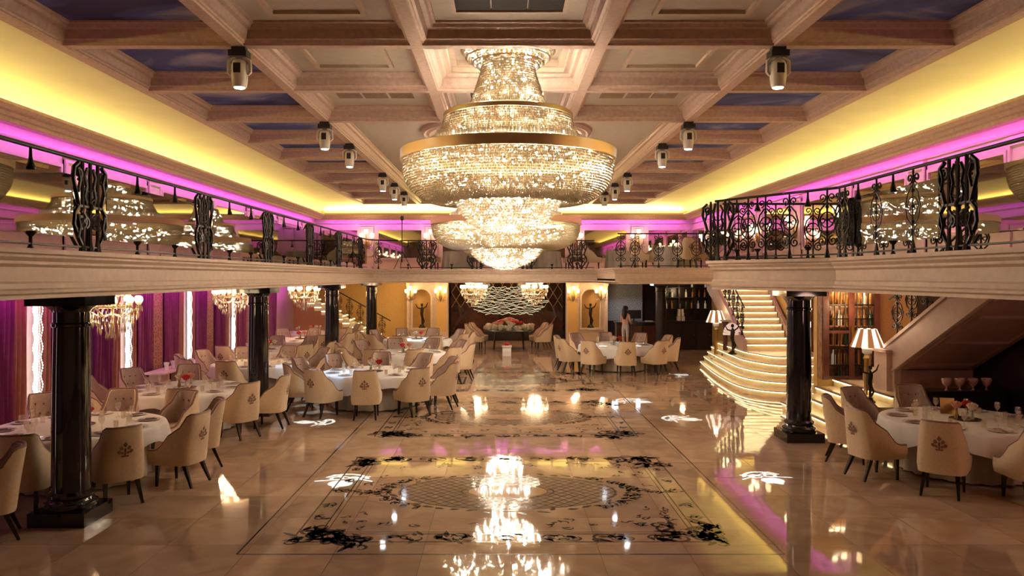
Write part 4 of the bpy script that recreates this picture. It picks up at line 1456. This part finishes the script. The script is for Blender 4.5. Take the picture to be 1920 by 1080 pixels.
figurine('dark bronze dancer statuette in the left arched niche', (-3.52, 34.05, .66), .95)
figurine('dark bronze dancer statuette in the right arched niche', (3.9, 34.05, .66), .95)
mw = struct(MB().b2((-2.35, 35.2, 0), (2.82, 35.4, 2.68)).build('wall_rear_dark', mat('dark_red_gloss', (.05, .016, .012), .06, var=.5, scale=2, spec=.8)))
MB().b2((-2.35, 35.16, 0), (2.82, 35.2, .45)).build('plinth', M_WOOD, mw)
lt = MB()
for k in range(-9, 10):
    for s in (-1, 1):
        x0 = .23 + k * .42
        P = []
        for z in (1.5, 2.66):
            P.append((x0 + s * (z - 1.5) * .62, 35.17, z))
        (a, b) = P
        lo, hi = -2.3, 2.77
        if a[0] < lo - .5 or a[0] > hi + .5: continue
        dx = b[0] - a[0]
        t0 = max(0, min((lo - a[0]) / dx, (hi - a[0]) / dx)); t1 = min(1, max((lo - a[0]) / dx, (hi - a[0]) / dx))
        if t1 <= t0: continue
        f = lambda q: (a[0] + dx * q, 35.17, 1.5 + 1.16 * q)
        lt.tube([f(t0), f(t1)], .018, 4)
tag(lt.build('diamond_lattice', M_BRASS, mw), kind='stuff')
M_WAVE = emit('lit_wave_line', (1, .9, .55), .75)
rnd = random.Random(5)
for r in range(15):
    z = 1.22 + r * .085
    half_w = 1.8 * math.sin(PI * (r + 3.0) / 19) ** .6 * rnd.uniform(.75, 1.05); ph = [rnd.uniform(0, 6) for _ in range(3)]; sh = rnd.uniform(-.2, .2)
    pts = [(.23 + sh - half_w + 2 * half_w * i / 40, 35.14, z + .02 * math.sin(i * .83 + ph[0]) + .02 * math.sin(i * .47 + ph[1]) + .012 * math.sin(i * 1.7 + ph[2])) for i in range(41)]
    MB().tube(pts, .014, 4).build('wave_strip', M_WAVE, mw)
for x in (-1.95, 2.35):
    MB().tube([(x - .25, 35.15, .5), (x + .1, 35.12, 1.1), (x - .05, 35.15, 1.6)], .05, 5).build('panel_rib', M_REDWOOD, mw)

# flower table before the mirror wall
t = thing('display_table', 'dark table heaped with flowers before the dark mirror wall', 'table', (.28, 31.2, 0))
MB().lathe([(.95, .72), (.98, .74), (.98, .76), (.95, .78)], 32).build('tabletop', M_WOOD, t, smooth=.6)
for s in (-.6, .6):
    for q in (-.35, .35): MB().tube([(s, q, 0), (s * .9, q * .9, .72)], .04, 6).build('leg', M_LEG, t)
fb = thing('flower_bank', 'low bank of white, peach and red flowers on the dark display table', 'flowers', (.28, 31.2, .78))
gm = MB(); rnd = random.Random(3)
for k in range(150):
    a, r = rnd.uniform(0, 6.3), rnd.uniform(.1, .9)
    leaf(gm, r * math.cos(a), r * .55 * math.sin(a), rnd.uniform(.1, .2), .05, rnd.uniform(0, 6.3), .06 + rnd.uniform(0, .12))
gm.lathe([(.7, 0), (.68, .05), (.45, .16), (.05, .22)], 24)
tag(gm.build('foliage', M_LEAF, fb), kind='stuff')
for k in range(170):
    a = rnd.uniform(0, 6.3)
    edge = k < 96
    r = rnd.uniform(.8, .95) if edge else rnd.uniform(0, .62)
    me = ROSES[2] if edge or rnd.random() < .35 else ROSES[rnd.choice((0, 1, 1))]
    put('bloom', me, fb, (r * math.cos(a), r * .75 * math.sin(a), (rnd.choice((-.03, .04, .1)) if edge else .17 + .18 * (1 - r / .62)) + rnd.uniform(0, .06)), rnd.uniform(0, 6), (1.7, 1.7, 1.7))
for x, y, r, w in ((-1.1, 31.0, -PI / 2, 'left front'), (-.95, 31.75, -PI / 2 - .3, 'left rear'), (1.66, 31.0, PI / 2, 'right front'), (1.5, 31.75, PI / 2 + .3, 'right rear')):
    dup(chair_proto, (x, y, 0), r, 'cream velvet chair at the %s side of the flower display table' % w, 'dining chairs')
t = thing('planter_box', 'small white cube planter with a flower on the floor before the display table', 'planter', (.18, 28.4, 0))
MB().b2((-.16, -.16, 0), (.16, .16, .36)).b2((-.18, -.18, .33), (.18, .18, .38)).build('box', M_CHINA, t)
put('rose', ROSES[0], t, (0, 0, .38), 0, (1.8, 1.8, 1.8))

# ------------------------------------------------------------ bar and reception at the back right
wallbox('wall_rear_right', (4.62, 34.5, 0), (WR, 34.7, 2.68), M_WOOD)
struct(MB().b2((4.66, 34.4, .95), (6.25, 34.5, 2.66)).build('wall_rear_paper', M_GREYPAPER))
lamp('AREA', 'bar_light', (5.4, 33.6, 2.6), 22, (.75, .88, 1.0), (math.radians(-38), 0, 0), shape='RECTANGLE', size=1.2, size_y=.2)
t = thing('reception_counter', 'dark counter behind the standing woman', 'counter', (5.5, 31.9, 0))
MB().b2((-.8, -.28, 0), (.8, .28, 1.0)).build('body', M_WOOD, t)
MB().b2((-.85, -.34, 1.0), (.85, .34, 1.05)).build('counter_top', M_WOOD, t)
for k in range(3): MB().b2((-.75 + .52 * k, -.3, .12), (-.29 + .52 * k, -.28, .9)).build('panel', M_REDWOOD, t)
t = thing('desk_monitor', 'black monitor on the reception counter', 'monitor', (5.45, 31.95, 1.05))
MB().b2((-.3, -.015, .12), (.3, .015, .48)).build('screen', M_DARK, t)
MB().b2((-.03, -.01, .02), (.03, .03, .2)).b2((-.12, -.08, 0), (.12, .1, .02)).build('stand', M_DARK, t)
tag(MB().b2((-.15, -.1, 0), (.15, .1, .05)).build('paper_stack', M_CHINA, None, None, (6.05, 31.85, 1.05)), 'white stack of papers at the right end of the reception counter', 'papers')
t = thing('bar_cabinet', 'tall dark bar cabinet with bottle shelves at the back right', 'cabinet', (7.4, 31.0, 0))
MB().b2((-.95, -.3, 0), (.95, .3, 1.1)).build('base', M_WOOD, t)
for k in range(3):
    d = MB().b2((-.92 + .62 * k, -.33, .1), (-.34 + .62 * k, -.3, 1.02)).build('door', M_WOOD, t)
    MB().ball((-.4 + .62 * k, -.345, .6), .018, 6).build('knob', M_BRASS, d)
MB().b2((-1.0, -.36, 1.1), (1.0, .3, 1.15)).build('counter_top', M_WOOD, t)
MB().b2((-.95, .24, 1.15), (.95, .3, 2.66)).build('back_panel', M_WOOD, t)
for x in (-.95, -.3, .35, .92): MB().b2((x - .03, -.05, 1.15), (x + .03, .24, 2.66)).build('upright', M_WOOD, t)
for z in (1.6, 2.05, 2.45): MB().b2((-.92, -.02, z), (.92, .24, z + .03)).build('shelf', M_WOOD, t)
bot = [MB().lathe([(.04, 0), (.042, .02), (.042, .18), (.016, .23), (.014, .31), (.018, .31)], 10).mesh('bottle', mat(n, c, .08, emis=e, ecol=c), .8) for n, c, e in (('glowing_pale_bottle_glass', (.7, .65, .5), .12), ('amber_bottle_glass', (.35, .16, .04), .0), ('green_bottle_glass', (.03, .08, .04), 0))]  # the pale glass glows faintly, its brightness put into the material
rnd = random.Random(6)
for z, row in ((1.63, 'lowest'), (2.08, 'middle'), (2.48, 'top')):
    for k in range(7):
        if z > 2.4 and k % 2: continue
        x = -.8 + .26 * k
        tag(put('bottle', bot[rnd.choice((0, 0, 1, 2))], None, (7.4 + x + rnd.uniform(-.03, .03), 31.08, z), 0, (1, 1, 1 if z < 2.4 else .55)), 'bottle on the %s shelf of the bar cabinet, %s from the left' % (row, ORD[k]), 'bottle', 'bottles on the %s bar shelf' % row)
for k, (w, z) in enumerate(((.3, 1.15), (.24, 1.33), (.2, 1.48))):
    o = MB().b2((-w / 2, -.1, 0), (w / 2, .1, .17 if k == 0 else .14)).b2((-.02, -.105, 0), (.02, .105, .172 if k == 0 else .142), 1).build('gift_box', [M_CHINA, M_GOLD], None, None, (7.12, 30.83, z - (0 if k < 2 else .01)))
    tag(o, 'white ribboned box stacked on the bar cabinet, %s of three' % ('bottom', 'middle', 'top')[k], 'box', 'boxes on the bar cabinet')
lamp('POINT', 'bar_lamp', (7.1, 30.4, 2.3), 10, WARM, shadow_soft_size=.1)

# standing woman at the bar
def woman(loc, rz):
    t = thing('person', 'woman with long black hair in a pink top, turned to the reception counter', 'person', loc, rz)
    V = [(0, 0, .93), (0, .01, 1.08), (0, 0, 1.25), (0, 0, 1.38), (0, .01, 1.46), (0, .02, 1.53),
         (.15, 0, 1.36), (.19, .05, 1.1), (.14, .25, 1.0), (.12, .33, 1.02),
         (-.15, 0, 1.36), (-.2, .06, 1.1), (-.15, .26, 1.03), (-.12, .34, 1.05),
         (.085, 0, .86), (.09, .01, .47), (.085, -.02, .09), (.09, .1, .035),
         (-.085, 0, .86), (-.09, .01, .47), (-.085, -.02, .09), (-.09, .1, .035)]
    E = [(0, 1), (1, 2), (2, 3), (3, 4), (4, 5), (3, 6), (6, 7), (7, 8), (8, 9), (3, 10), (10, 11), (11, 12), (12, 13),
         (0, 14), (14, 15), (15, 16), (16, 17), (0, 18), (18, 19), (19, 20), (20, 21)]
    Rr = [.135, .11, .125, .12, .05, .05, .052, .038, .03, .022, .052, .038, .03, .022, .09, .06, .038, .03, .09, .06, .038, .03]
    me = bpy.data.meshes.new('body_cage')
    me.from_pydata(V, E, [])
    bmh = bmesh.new(); bmh.from_mesh(me)
    sl = bmh.verts.layers.skin.verify()
    bmh.verts.ensure_lookup_table()
    for i, r in enumerate(Rr):
        bmh.verts[i][sl].radius = (r * 1.15, r * .9)
        bmh.verts[i][sl].use_root = i == 0
    bmh.to_mesh(me); bmh.free()
    o = bpy.data.objects.new('body_cage', me)
    C.objects.link(o)
    o.modifiers.new('s', 'SKIN'); sd = o.modifiers.new('d', 'SUBSURF'); sd.levels = 2
    dg = bpy.context.evaluated_depsgraph_get()
    bm = bpy.data.meshes.new_from_object(o.evaluated_get(dg))
    bpy.data.objects.remove(o)
    bm.name = 'body'
    SK = mat('skin', (.6, .36, .26), .5); TOPM = mat('pink_blouse', (.7, .42, .38), .8); SKM = mat('pale_skirt', (.6, .55, .52), .8)
    bm.materials.clear()
    for q in (SK, TOPM, SKM, M_DARK): bm.materials.append(q)
    for p in bm.polygons:
        c = p.center
        p.material_index = 3 if c.z < .09 else 2 if (.5 < c.z < .98 and abs(c.y) < .17) else 1 if (.98 <= c.z < 1.43 and c.y < .15) else 0
        p.use_smooth = True
    put('body', bm, t)
    h = MB().ball((0, .035, 1.6), .095, 14, 1.3)
    h.ball((0, .135, 1.585), .016, 6, 1.5)
    for s in (-1, 1):
        h.ball((s * .095, .03, 1.59), .022, 6, 1.4)
        h.ball((s * .035, .118, 1.615), .012, 6)
    h.tube([(-.025, .122, 1.535), (0, .128, 1.533), (.025, .122, 1.535)], .007, 5)
    h.build('head', SK, t, smooth=1.2)
    hr = MB()
    hr.lathe([(.105, 1.58), (.118, 1.64), (.1, 1.71), (.05, 1.745), (.005, 1.75)], 16, (0, .0, 0))
    hr.tube([(0, -.03, 1.68), (0, -.085, 1.55), (0, -.11, 1.38), (.01, -.12, 1.2)], [.09, .105, .1, .045], 10)
    hr.build('hair', mat('black_hair', (.012, .009, .008), .35), t, smooth=1.2)
    for s in (-1, 1):
        hd = MB()
        hx = s * .12 if s > 0 else -.12
        b0 = Vector((hx, .33, 1.03))
        hd.tube([b0, b0 + Vector((0, .06, .0))], [.03, .034], 8)
        for k in range(4):
            u = (k - 1.5) * .017
            ln = (.05, .06, .055, .045)[k]
            hd.tube([b0 + Vector((u, .055, .0)), b0 + Vector((u * 1.1, .055 + ln * .6, -.005)), b0 + Vector((u * 1.1, .055 + ln, -.03))], [.009, .009, .007], 5)
        hd.tube([b0 + Vector((-s * .03, .01, 0)), b0 + Vector((-s * .05, .05, -.005)), b0 + Vector((-s * .045, .08, -.015))], [.011, .01, .008], 5)
        hd.build('hand', SK, t, smooth=1.2)
    return t


woman((4.95, 31.0, 0), -.55)

# ------------------------------------------------------------ right back staircase with the flared lit steps
def catmull(P, n=8):
    out = []
    for i in range(len(P) - 1):
        p0, p1, p2, p3 = P[max(0, i - 1)], P[i], P[i + 1], P[min(len(P) - 1, i + 2)]
        for k in range(n):
            t = k / n
            out.append(tuple(.5 * ((2 * b) + (c - a) * t + (2 * a - 5 * b + 4 * c - d) * t * t + (-a + 3 * b - 3 * c + d) * t ** 3) for a, b, c, d in zip(p0, p1, p2, p3)))
    return out + [P[-1]]


t = thing('staircase', 'curved marble staircase with glowing step edges and flared lowest steps', 'staircase')
for k in range(5):
    P = catmull([(6.5 + .12 * k, 25.3), (6.12 + .19 * k, 22.2), (6.02 + .22 * k, 19.6 + .55 * k), (6.5 + .16 * k, 18.65 + .52 * k), (7.4, 18.4 + .5 * k), (8.7, 18.5 + .5 * k)])
    z = .16 * (k + 1)
    st = MB().prism(P + [(8.7, 25.3)], z - .16 if k else 0, z).build('step', M_STEP, t)
    MB().tube([(x, y, z - .036) for x, y in [(a - .02, b - .02) for a, b in P]], .008, 4).build('light_strip', M_LED, st)
    MB().tube([(x, y, z - .012) for x, y in [(a - .026, b - .026) for a, b in P]], .013, 4).build('nosing', M_PIPE, st)
NF = 14
GO = .36
for k in range(NF):
    y0, y1 = 22.3 + GO * k, 22.3 + GO * (k + 1)
    z = .8 + .17 * (k + 1)
    xl = lambda y: 7.0 + .07 * (y - 22.3)
    xr = lambda y: 8.3 + .155 * (y - 22.3)
    st = MB().prism([(xl(y0), y0), (xr(y0), y0), (xr(y1), y1), (xl(y1), y1)], z - .34, z).build('step', M_STEP, t)
    MB().b2((xl(y0) + .03, y0 - .03, z - .046), (xr(y0) - .03, y0 - .016, z - .03)).build('light_strip', M_LED, st)
    MB().b2((xl(y0), y0 - .04, z - .026), (xr(y0), y0 + .01, z + .002)).build('nosing', M_CHINA, st)
ye = 22.3 + GO * NF
def sloped(m, xa, ya, xb, yb, w, za0, za1, zb0, zb1):
    vs = []
    for (x, y, z0, z1) in ((xa, ya, za0, za1), (xb, yb, zb0, zb1)):
        vs += [(x - w / 2, y, z0), (x + w / 2, y, z0), (x + w / 2, y, z1), (x - w / 2, y, z1)]
    return m.add(vs, [(0, 1, 2, 3), (7, 6, 5, 4), (0, 4, 5, 1), (1, 5, 6, 2), (2, 6, 7, 3), (3, 7, 4, 0)])
m = MB(); sloped(m, 6.95, 22.1, 6.95 + .07 * 5, ye, .12, .62, 1.06, 2.45, 3.17)
m.build('stringer', M_STRING, t)
m = MB(); sloped(m, 8.36, 22.1, 8.36 + .155 * 5, ye, .1, .62, 1.06, 2.75, 3.17)
m.build('stringer', M_STRING, t)
struct(MB().prism([(8.42, 21.6), (8.56, 21.6), (9.34, 27.3), (9.34, 27.4), (9.2, 27.4)], .0, 2.68).build('wall_stair', M_OCHRE))
m = MB(); m.tube([(8.4, 21.7, 1.5), (9.1, 26.8, 3.3)], .03, 6)
tag(m.build('wall_handrail', M_REDWOOD), 'slanted dark red handrail on the ochre wall beside the curved staircase', 'handrail')
t = railing('slanted black railing on the left side of the curved staircase', (6.96, 22.2, 0), (7.29, 27.2, 0), (), (), (), z=1.1, slope=.46, h=.92)
for k in range(9):
    put('scroll_column', COL, t, (.25 + .55 * k, 0, .46 * (.25 + .55 * k)), 0, (1.3, 1, .85))


M_SHW = emit('lit_white_pleat', (1, .84, .62), 1.7)
M_SHC = emit('lit_copper_pleat', (.62, .22, .07), .55)


def floor_lamp(loc, label, h, twin):
    t = thing('floor_lamp', label, 'lamp', loc, 0, 'striped shade lamps')
    MB().b2((-.14, -.14, 0), (.14, .14, .06)).build('base', M_CHINA, t)
    MB().lathe([(.09, .06), (.07, .12), (.06, .2), (.06, h - .62), (.08, h - .58), (.05, h - .52)], 14).build('column', M_BRASS, t, smooth=.7)
    MB().lathe([(.04, h - .52), (.09, h - .48), (.1, h - .4), (.05, h - .34), (.03, h - .26)], 14).build('urn', M_CHINA, t, smooth=.8)
    s = MB(); n = 48
    vs = []
    for (r, z) in ((.31, h - .36), (.17, h)):
        for k in range(n):
            a = 2 * PI * k / n
            q = r * (1 + .03 * (k % 2))
            vs.append((q * math.cos(a), q * math.sin(a), z))
    s.v = vs
    for k in range(n):
        s.f.append((k, (k + 1) % n, n + (k + 1) % n, n + k)); s.m.append(1 if (k // 3) % 2 else 0)
    s.build('lamp_shade', [M_SHW, M_SHC], t)
    MB().tube([(0, 0, h - .3), (0, 0, h - .02)], .01, 5).build('shade_stem', M_BRASS, t)
    lamp('POINT', 'lamp_light', (loc[0], loc[1], loc[2] + h + .06), 14, WARM, shadow_soft_size=.06)
    lamp('POINT', 'lamp_light', (loc[0], loc[1], loc[2] + h - .45), 8, WARM, shadow_soft_size=.06)
    return t


floor_lamp((6.7, 24.2, .32), 'striped shade floor lamp at the left foot of the curved staircase', 1.52, 1)
t = thing('stone_pillar', 'slim red marble pillar standing beside the far striped lamp', 'pedestal', (6.86, 23.75, .48))
MB().lathe([(.12, 0), (.12, .05), (.07, .1), (.065, .95), (.1, 1.0), (.12, 1.05)], 14).build('shaft', M_REDWOOD, t, smooth=.7)
MB().b2((-.13, -.13, 1.05), (.13, .13, 1.09)).build('cap', M_CREAM, t)
f = figurine('dark dancing figure with a pale fan on the curved staircase', (6.74, 22.6, .64), .78)
fan = MB(); N = 12
for k in range(N):
    a, b = PI * (k + .08) / N, PI * (k + .92) / N
    fan.add([(.0, .06, .55), (.26 * math.cos(a), .06, .55 + .36 * math.sin(a)), (.26 * math.cos(b), .06, .55 + .36 * math.sin(b)), (0, .08, .55), (.26 * math.cos(a), .08, .55 + .36 * math.sin(a)), (.26 * math.cos(b), .08, .55 + .36 * math.sin(b))], [(0, 1, 2), (3, 5, 4), (0, 3, 4, 1), (1, 4, 5, 2), (2, 5, 3, 0)])
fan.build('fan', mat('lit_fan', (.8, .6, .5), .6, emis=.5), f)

# ------------------------------------------------------------ right front stairs up to the landing and the rising flight
t = thing('staircase', 'lit marble steps behind the right column, rising to a flight toward the camera', 'staircase')
for k, (x, y0) in enumerate(((6.15, 13.75), (6.52, 13.95), (6.89, 14.15), (7.27, 14.35))):
    z = .17 * (k + 1)
    st = MB().b2((x, y0, 0), (WR - .05, 16.95, z)).build('step', M_STEP, t)
    MB().b2((x - .032, y0 + .02, z - .05), (x - .018, 16.93, z - .034)).build('light_strip', M_LED, st)
    MB().b2((x - .045, y0 - .01, z - .026), (x + .02, 16.95, z + .002)).build('nosing', M_PIPE, st)
NU = 15
for k in range(NU):
    y = 16.5 - .325 * k
    z = .68 + .166 * (k + 1)
    MB().b2((7.7, y - .33, z - .17), (9.05, y, z)).build('step', M_STEP, t)
ytop, zt0 = 15.25, .62
LOW = lambda y: .98 + .5 * (15.2 - y)
UPP = lambda y: LOW(y) + .56
m = MB().prism_x([(15.25, .68), (15.25, UPP(15.25)), (11.76, UPP(11.76)), (11.76, LOW(11.76)), (14.9, LOW(14.9)), (14.9, .68)], 7.56, 7.68)
m.build('stringer', M_STRING, t)
MB().prism_x([(15.3, UPP(15.3) - .02), (15.3, UPP(15.3) + .05), (11.76, UPP(11.76) + .05), (11.76, UPP(11.76) - .02)], 7.53, 7.71).build('stringer_cap', M_STRING, t)
MB().prism_x([(15.1, LOW(15.1) - .03), (15.1, LOW(15.1) + .03), (11.76, LOW(11.76) + .03), (11.76, LOW(11.76) - .03)], 7.54, 7.6).build('stringer_bead', M_STRING, t)
MB().prism_x([(15.0, LOW(15.0)), (15.0, LOW(15.0) + .06), (11.76, LOW(11.76) + .06), (11.76, LOW(11.76))], 7.66, 9.06).build('soffit', M_SOFFIT, t)
for y in (14.7, 13.7, 12.7, 11.9):
    MB().prism_x([(y - .06, LOW(y - .06) - .045), (y - .06, LOW(y - .06) + .01), (y + .06, LOW(y + .06) + .01), (y + .06, LOW(y + .06) - .045)], 7.68, 9.04).build('soffit_rib', M_SOFFIT, t)
for x in (7.74, 8.98):
    MB().prism_x([(14.95, LOW(14.95) - .045), (14.95, LOW(14.95) + .01), (11.76, LOW(11.76) + .01), (11.76, LOW(11.76) - .045)], x - .05, x + .05).build('soffit_rib', M_SOFFIT, t)
MB().b2((7.46, 15.0, .68), (7.74, 15.5, 1.42)).b2((7.43, 14.97, 1.42), (7.77, 15.53, 1.48)).build('newel', M_STRING, t)
MB().b2((7.66, 14.85, .68), (9.05, 14.95, 1.1)).build('under_wall', M_SOFFIT, t)
t = railing('slanted black railing on the flight above the front right table', (7.62, 15.2, 0), (7.62, 11.9, 0), (), (), (), z=1.56, slope=.5, h=.9)
for k in range(6):
    put('scroll_column', COL, t, (.3 + .52 * k, 0, .5 * (.3 + .52 * k)), 0, (1.25, 1, .84))
wallbox('wall_right_landing', (6.93, 17.0, 0), (WR - .05, 17.2, 3.17), M_OCHRE)
wallbox('wall_right_stair', (9.1, 9.0, 0), (9.3, 16.95, 2.69), M_WOOD)
m = MB(); m.tube([(9.07, 15.4, 1.75), (9.07, 11.9, 3.5)], .035, 6)
tag(m.build('wall_handrail', M_CHINA), 'pale slanted handrail on the wall of the front right flight', 'handrail')
lamp('POINT', 'landing_light', (7.4, 16.3, 2.3), 26, (1, .7, .36), shadow_soft_size=.15)
# wine gate
t = thing('wine_gate', 'dark barred gate with wine bottles behind it on the landing wall', 'gate', (7.55, 16.72, .68))
for x in (-.55, 0, .55): MB().b2((x - .06, -.04, 0), (x + .06, .02, 1.98)).build('frame_post', M_REDWOOD, t)
for z in (0.02, 1.0, 1.92): MB().b2((-.55, -.035, z), (.55, .015, z + .06)).build('frame_rail', M_REDWOOD, t)
for k in range(9):
    x = -.49 + .1225 * k
    if abs(x) > .07: MB().tube([(x, -.02, .05), (x, -.02, 1.95)], .012, 5).build('bar', M_IRON, t)
for z in (.3, .65, 1.3, 1.6): MB().b2((-.5, -.03, z), (.5, .0, z + .025)).build('crossbar', M_IRON, t)
MB().b2((-.6, .2, 0), (.6, .24, 1.98)).b2((-.62, .02, 0), (-.58, .24, 1.98)).b2((.58, .02, 0), (.62, .24, 1.98)).b2((-.6, .02, 1.94), (.6, .24, 1.99)).b2((-.6, .02, .3), (.6, .2, .32)).b2((-.6, .02, .72), (.6, .2, .74)).b2((-.6, .02, 1.14), (.6, .2, 1.16)).b2((-.6, .02, 1.56), (.6, .2, 1.58)).b2((-.6, .02, 0), (.6, .2, .02)).build('back_panel', mat('mottled_wine_back', (.28, .12, .06), .4, var=.6, scale=9), t)  # blotchy red-brown casing and shelves around the bottles
MB().b2((-.03, -.09, .85), (.03, -.04, 1.15)).build('handle', M_BRASS, t)
for r, z in enumerate((.02, .32, .74, 1.16, 1.58)):
    for k in range(8):
        if r == 0 and k % 2: continue
        tag(put('wine_bottle', bot[(1, 1, 2, 1, 0, 1, 1)[(k + 3 * r) % 7]], None, (7.55 - .47 + .134 * k, 16.83, .68 + z), 0, (1.1, 1.1, 1.1 if r else .85)), 'wine bottle behind the barred gate, %s shelf, %s place from the left' % (('bottom', 'second lowest', 'middle', 'second highest', 'top')[r], ORD[k]), 'bottle', 'bottles behind the wine gate')
lamp('AREA', 'gate_light', (7.55, 16.8, 2.58), 5, (1, .75, .4), shape='RECTANGLE', size=1.0, size_y=.06)
floor_lamp((7.25, 15.35, .51), 'striped shade lamp at the foot of the front right flight', 1.36, 0)
figurine('dark bronze figure beside the front striped lamp', (7.02, 14.75, .51), .62)
# sideboard under the flight, with pink cups
t = thing('sideboard', 'low dark sideboard under the front right flight', 'sideboard', (8.25, 14.0, 0))
MB().b2((-.75, -.2, .08), (.75, .2, .82)).build('body', M_WOOD, t)
MB().b2((-.78, -.23, .82), (.78, .22, .86)).build('top', M_WOOD, t)
for s in (-.65, .65): MB().b2((s - .04, -.16, 0), (s + .04, .16, .08)).build('leg', M_LEG, t)
for s in (-.37, .37): MB().b2((s - .35, -.215, .14), (s + .35, -.2, .78)).build('door', M_WOOD, t)
pc = MB().lathe([(.03, 0), (.012, .02), (.012, .06), (.06, .1), (.085, .18), (.08, .21), (.05, .1)], 10, cap=False).mesh('pink_cup', mat('pink_china', (.75, .4, .34), .4), .9)
for k in range(4):
    tag(put('pink_cup', pc, None, (8.02 + .24 * k, 13.95, .86)), 'pale pink footed cup on the dark sideboard, %s from the left' % ORD[k], 'cup', 'pink cups on the sideboard')
tag(MB().add([(-.1, 0, 0), (.1, 0, 0), (.1, .06, .24), (-.1, .06, .24), (-.1, .012, 0), (.1, .012, 0), (.1, .072, .24), (-.1, .072, .24)], [(0, 1, 2, 3), (7, 6, 5, 4), (0, 4, 5, 1), (2, 6, 7, 3), (1, 5, 6, 2), (0, 3, 7, 4)]).build('menu_card', M_BRASS, None, None, (6.95, 12.05, .763), -.3), 'golden menu card standing on the front right table', 'menu')

# ------------------------------------------------------------ gallery tables and stands
def gallery_cloth(seed):
    m = MB(); n = 60; rnd = random.Random(seed)
    vs, fs = [], []
    for j, (r, z) in enumerate(((.02, .76), (.55, .76), (.6, .74), (.63, .4), (.66, .02))):
        for k in range(n):
            a = 2 * PI * k / n
            q = r + (.05 * math.sin(12 * a + seed) * max(0, j - 1) / 3)
            vs.append((q * math.cos(a), q * math.sin(a), z))
    for j in range(4):
        for k in range(n): fs.append((j * n + k, j * n + (k + 1) % n, (j + 1) * n + (k + 1) % n, (j + 1) * n + k)[::-1])
    m.add(vs, fs)
    return m.mesh('cloth', M_SKIRT, 1.0)


GC = gallery_cloth(1)
GT = MB().lathe([(.53, .715), (.54, .75), (.53, .757)], 24).mesh('tabletop', M_WOOD, .6)
GP = MB().lathe([(.25, 0), (.22, .04), (.05, .08), (.05, .65), (.2, .715)], 12).mesh('pedestal', M_LEG, .7)
n_g = 0
for (x, y, where, chairs) in ((-1.75, 31.2, 'far gallery, left of the chandeliers', (100, -100)), (1.75, 31.2, 'far gallery, right of the chandeliers', (100, -100)),
                              (4.8, 31.0, 'far gallery, behind the projecting section', (-95, 95)), 
                              (-7.4, 24.1, 'left gallery, middle of its length', (0, 180)), (-7.4, 27.6, 'left gallery, next to last', (0, 180)), (-7.2, 31.4, 'left gallery, near the far corner', (0, 180)),
                              (5.9, 26.6, 'back right gallery section', (100, -100, 10)), (7.4, 30.3, 'back right gallery, behind the curved stairs', (100, -100))):
    t = thing('gallery_table', 'small round table under a floor-length cloth on the %s' % where, 'table', (x, y, 3.17), 0, 'gallery tables')
    put('tabletop', GT, t); put('pedestal', GP, t); put('cloth', GC, t)
    for k, a in enumerate(chairs):
        r = math.radians(a)
        dup(chair_proto, (x + 1.12 * math.sin(r), y - 1.12 * math.cos(r), 3.19 if y - 1.12 * math.cos(r) < 29.8 and y > 29.7 else 3.17), r, '%s cream chair at the small table on the %s' % (ORD[k], where), 'gallery chairs')
t = thing('tripod_stand', 'tall black tripod stand on the far left gallery', 'stand', (-3.95, 30.6, 3.17))
MB().tube([(0, 0, .3), (0, 0, 2.0)], .02, 6).build('pole', M_DARK, t)
for k in range(3):
    a = 2 * PI * k / 3 + .5
    MB().tube([(0, 0, .75), (.42 * math.cos(a), .42 * math.sin(a), .012)], .014, 5).build('leg', M_DARK, t)
MB().lathe([(.03, 1.96), (.07, 2.0), (.07, 2.1), (.03, 2.14)], 10).build('head', M_DARK, t)
